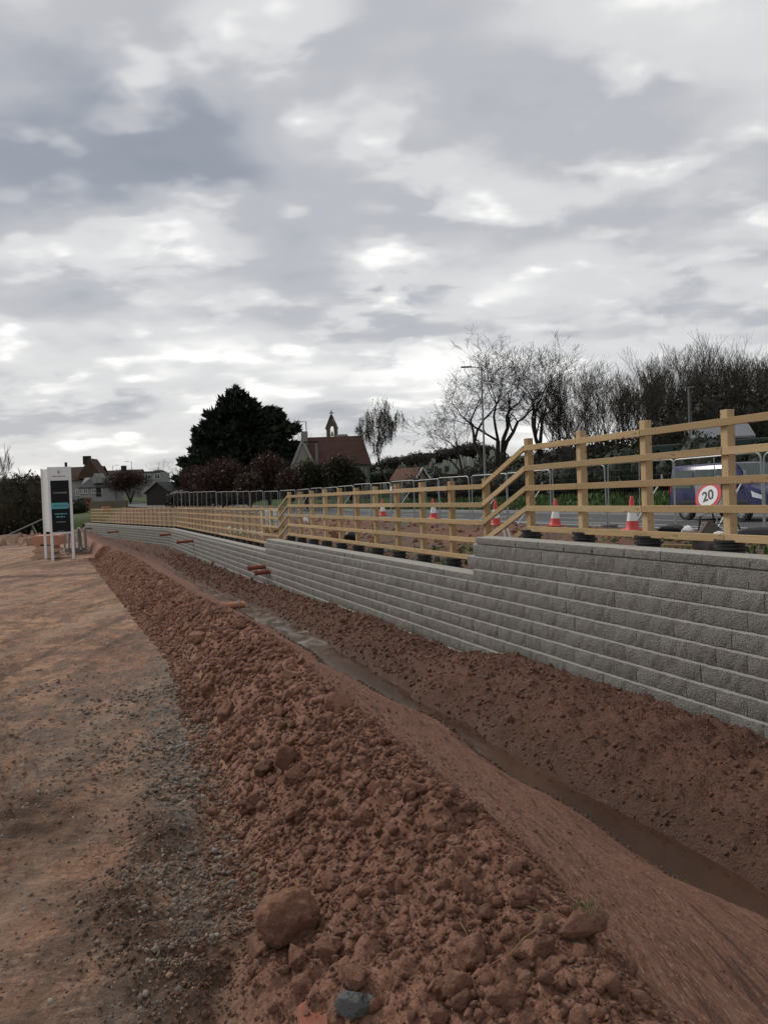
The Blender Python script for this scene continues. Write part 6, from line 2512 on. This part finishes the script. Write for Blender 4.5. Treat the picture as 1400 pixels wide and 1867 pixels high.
# grey-roofed shed and green palisade on the right
g = bg(1310, 52)
zr_, ze_ = at_y(1300, 779, 52).z - g.z, at_y(1300, 798, 51).z - g.z
sh = thing('shed', 'shed with a plain grey sheet roof behind the green palisade', 'shed', g, math.radians(-12))
walls(sh, 3.4, 3.0, ze_, zr_, M['darkwood'])
gable_roof(sh, 3.2, 3.0, ze_, zr_, M['metalroof'], .3, hip=.0)
pf = thing('palisade_fence', 'green metal palisade fence on the bank behind the van', 'fence', bg(1300, 43))
a_, b_ = at_y(1188, 813, 43), at_y(1420, 796, 40)
npl = 62
pale = MB().prism([(-.035, 0), (.035, 0), (.035, 1.55), (0, 1.66), (-.035, 1.55)], -.012, .012).mesh('pale', M['green'])
for i in range(npl):
    f = (i + .5) / npl
    p = a_ * (1 - f) + b_ * f
    o = obj('pale', pale, pf, Vector((p.x, p.y, p.z - 1.62)) - pf.location)
    o.rotation_euler = (0, 0, math.atan2(b_.y - a_.y, b_.x - a_.x))
for dz in (-.02, -.95):
    MB().tube([a_ + Vector((0, .05, dz)), b_ + Vector((0, .05, dz))], .035, 5).build('rail', M['lamp'] if dz > -.5 else M['green'], pf, world=True)

# far left houses
g = Vector((at_y(160, 905, 150).x, 150, 2.6))
fz = lambda py, Yq=150, px=160: at_y(px, py, Yq).z - 2.6
k150 = 150 / F_PX
hA = thing('house', 'far pale house with a brown hipped roof and chimney stack', 'house', (at_y(158, 900, 150).x, 150, 2.6))
walls(hA, 68 * k150, 6.0, fz(874), fz(848), M['renderwhite'], -2, True)
ra = gable_roof(hA, 66 * k150, 6.0, fz(874), fz(852), M['roofbrown'], .35)
gA = MB().prism([(-.5 * k150, fz(874)), (46 * k150, fz(874)), (23 * k150, fz(838))], -4.4, 0)
gA.build('cross_gable', M['roofbrown'], hA)
MB().box((8.5 * k150, -1.2, fz(840)), (12 * k150, 1.0, 1.6)).build('chimney', M['darkwood'], ra)
MB().box((-30 * k150, -1.2, fz(848)), (3 * k150, .5, 1.2)).build('chimney', M['darkwood'], ra)
for px_, py_ in ((139, 880), (139, 898), (155, 898), (171, 898)):
    window(hA, ((px_ - 158) * k150, -3.0, fz(py_)), .9, 1.1)
Y2 = 138
k2 = Y2 / F_PX
gz2 = 2.2
f2 = lambda py: at_y(195, py, Y2).z - gz2
hB = thing('house', 'far low house with grey roof and two small gabled dormers', 'house', (at_y(188, 900, Y2).x, Y2, gz2))
walls(hB, 62 * k2, 5.0, f2(887), f2(869), M['renderwhite'], -1.5)
rb = gable_roof(hB, 62 * k2, 5.0, f2(887), f2(869), M['roofslate'], .3, hip=1.6)
for px_ in (188, 197):
    d_ = MB().prism([((px_ - 192) * k2 - .38, f2(881)), ((px_ - 192) * k2 + .38, f2(881)), ((px_ - 192) * k2 + .38, f2(872)), ((px_ - 192) * k2, f2(863)), ((px_ - 192) * k2 - .38, f2(872))], -2.6, -.6)
    d_.build('dormer', M['renderwhite'], hB)
for px_ in (157, 167, 182, 193):
    window(hB, ((px_ - 188) * k2, -2.5, f2(894)), .7, .9)
MB().box((2 * k2, -2.55, f2(897)), (.8, .08, 1.5)).build('door', M['darkwood'], hB)
Y3 = 170
k3 = Y3 / F_PX
f3 = lambda py: at_y(285, py, Y3).z - 3.0
hC = thing('house', 'far white flat-roofed house between the dark red tree and conifer', 'house', (at_y(285, 880, Y3).x, Y3, 3.0))
MB().box((0, 0, f3(862) / 2 - .5), (40 * k3, 5, f3(862) + 1)).build('wall', M['renderwhite'], hC)
MB().box((-1.0, 0, f3(861)), (46 * k3, 5.4, .3)).build('roof', M['roofslate'], hC)
window(hC, (9 * k3, -2.5, f3(869)), 1.0, 1.1)
window(hC, (-8 * k3, -2.5, f3(869)), 1.2, 1.0)
MB().lathe([(1.3, f3(861)), (1.2, f3(859)), (.7, f3(857)), (.01, f3(856.5))], 12, c=(6 * k3, 0, 0)).build('dome', M['roofslate'], hC)
hD = thing('house', 'far brown-roofed house behind the grey one with dormers', 'house', (at_y(225, 880, 175).x, 175, 3.0))
f4 = lambda py: at_y(225, py, 175).z - 3.0
walls(hD, 8.5, 6, f4(876), f4(858), M['renderwhite'], -2)
rd = gable_roof(hD, 8.5, 6, f4(876), f4(858), M['roofbrown'], .3)
MB().box((.3, 0, f4(855)), (1.0, .8, 1.4)).build('chimney', M['darkwood'], rd)
Y5 = 118
f5 = lambda py: at_y(318, py, Y5).z - 2.0
bn = thing('barn', 'dark gabled barn left of the reddish bushes', 'barn', (at_y(318, 905, Y5).x, Y5, 2.0), math.radians(62))
walls(bn, 6.5, 4.6, f5(897), f5(880), M['darkwood'], -1)
gable_roof(bn, 6.5, 4.6, f5(897), f5(880), M['roofslate'], .3)
# kiosk with pale orange roof and small brick pillar
kz = at_y(157, 912, 112)
kk = thing('kiosk', 'small kiosk with a pale orange canopy by the far end of the wall', 'kiosk', (kz.x, kz.y, kz.z - 2.6))
MB().prism([(-.62, 2.55), (.72, 2.55), (.55, 2.95), (-.40, 2.95)], -.6, .6).build('canopy', M['rooforange'], kk)
MB().box((0, 0, 1.25), (1.0, .9, 2.6)).build('booth', M['brick'], kk)
# red and white water barrier near the far fence
wb_ = at_y(194, 929, 96)
q = thing('road_barrier', 'faded pink plastic road barrier behind the far fence run', 'barrier', (wb_.x, wb_.y, wb_.z - .5), TH2)
MB().prism([(-.5, 0), (.5, 0), (.5, .25), (.42, .9), (-.42, .9), (-.5, .25)], -.2, .2).build('shell', M['barrierred'], q)
# old brick boundary wall and hedge between kiosk and fence
p0, p1 = at_y(168, 918, 118), at_y(232, 916, 112)
m = MB().box(((p0 + p1) / 2) - Vector((0, 0, 1.2)), ((p1 - p0).length, .3, 3.0), rot=align(p0, p1))
tag(m.build('boundary_wall', M['sandstone']), 'dull stone boundary wall below the far left houses', 'wall')
pts_ = [(Vector((at_y(px, 930, 106).x, 106, .2)), hh) for px, hh in ((100, 3.2), (115, 3.0), (130, 2.4), (142, 2.2))]
tangle('hedge', 'dark hedge to the right of the totem sign below the far houses', 'hedge', hedge_blobs(pts_, 0, 1.6, .15, 45), 3000, .3, M['hedge'], 46, 600, core=.8)

pts_ = [(bg(px, 148), hh) for px, hh in ((690, 2.0), (715, 2.2), (740, 2.4), (765, 2.0), (790, 2.2), (815, 2.6), (840, 2.6), (865, 3.0), (890, 3.4))]
tangle('hedge', 'dark hedge along the skyline of the cemetery hill', 'hedge', hedge_blobs(pts_, 0, 2.6, .25, 55), 7000, .3, M['hedgebrown'], 56, 2500, core=.8)
# gravestones on the cemetery hill
gs = [MB().prism([(-.28, 0), (.28, 0), (.28, .75), (.15, .95), (-.15, .95), (-.28, .75)], -.06, .06).mesh('gravestone', M['grave']),
      MB().prism([(-.30, 0), (.30, 0), (.30, .85), (-.30, .85)], -.06, .06).mesh('gravestone', M['gravedark']),
      MB().box((0, 0, .5), (.14, .12, 1.1)).box((0, 0, .75), (.5, .11, .13)).mesh('gravestone', M['grave'])]
for i in range(110):
    px, py = rnd.uniform(690, 905), 0
    Y = rnd.uniform(98, 138)
    p = bg(px, Y)
    o = obj('gravestone', gs[0 if rnd.random() < .35 else (1 if rnd.random() < .75 else 2)], None, (p.x, p.y, p.z + .1))
    o.rotation_euler = (rnd.uniform(-.05, .05), rnd.uniform(-.06, .06), rnd.uniform(-.4, .4))
    k_ = rnd.uniform(1.0, 1.5)
    o.scale = (k_, k_, k_ * rnd.uniform(.9, 1.2))
    tag(o, 'small gravestone among many on the green cemetery hillside', 'gravestone', 'gravestones on the hillside')

# grass along the verge and sprouting behind the coping
def grass_strip(name, label, n, s0, s1, t0, t1, h, zf, mat, seed, thin=None):
    r = np.random.default_rng(seed)
    t = r.uniform(t0, t1, n)
    s = r.uniform(s0, s1, n)
    x, y = P2(s, t)
    keep = fbm(x, y, .8, 3, off=seed) > (-.1 if thin is None else thin)
    x, y, s, t = x[keep], y[keep], s[keep], t[keep]
    z = zf(s, t, x, y)
    pts = np.stack([x, y, z], 1)
    V, Fq, R = leaf_cloud(pts, h, seed, 1.6, np.tile(np.array([[0, 0, 1.2]]), (len(pts), 1)))
    return tag(obj(name, mesh_np(name, V, Fq, mat, False, dict(rnd=R))), label, kind='stuff')


grass_strip('verge_grass', 'tufted green grass on the verge across the road', 12000, 24.3, 28.5, 4, 62, .22, lambda s, t, x, y: .40 + rise(t) + slope_z(s, t, x, y), M['grass'], 5)
grass_strip('weeds', 'patches of green weeds sprouting behind the coping', 2600, 6.5, 9.5, 5, 20, .07, lambda s, t, x, y: upper_ground_z(s, t, x, y)[0], M['grass'], 6, .18)
# stones and clods on the raised ground
n = 1600
t = logt(n, 6, 40)
s = rng.uniform(6.5, 13, n)
x, y = P2(s, t)
z = upper_ground_z(s, t, x, y)[0]
r = np.clip(t * .0022 * pareto(n, 1, 5, 2), .012, .10)
V, Fq, R, Tp = place_arrays(crumb, rng.integers(0, 8, n), np.stack([x, y, z + r * .2], 1), None, rng.random(n), rot=rand_rot(n), scl=np.stack([r, r, r * .8], 1))
tag(obj('upper_rubble', mesh_np('upper_rubble', V, Fq, M['clod'], True, dict(rnd=R))), 'loose rubble and clods on the raised ground by the road', kind='stuff')
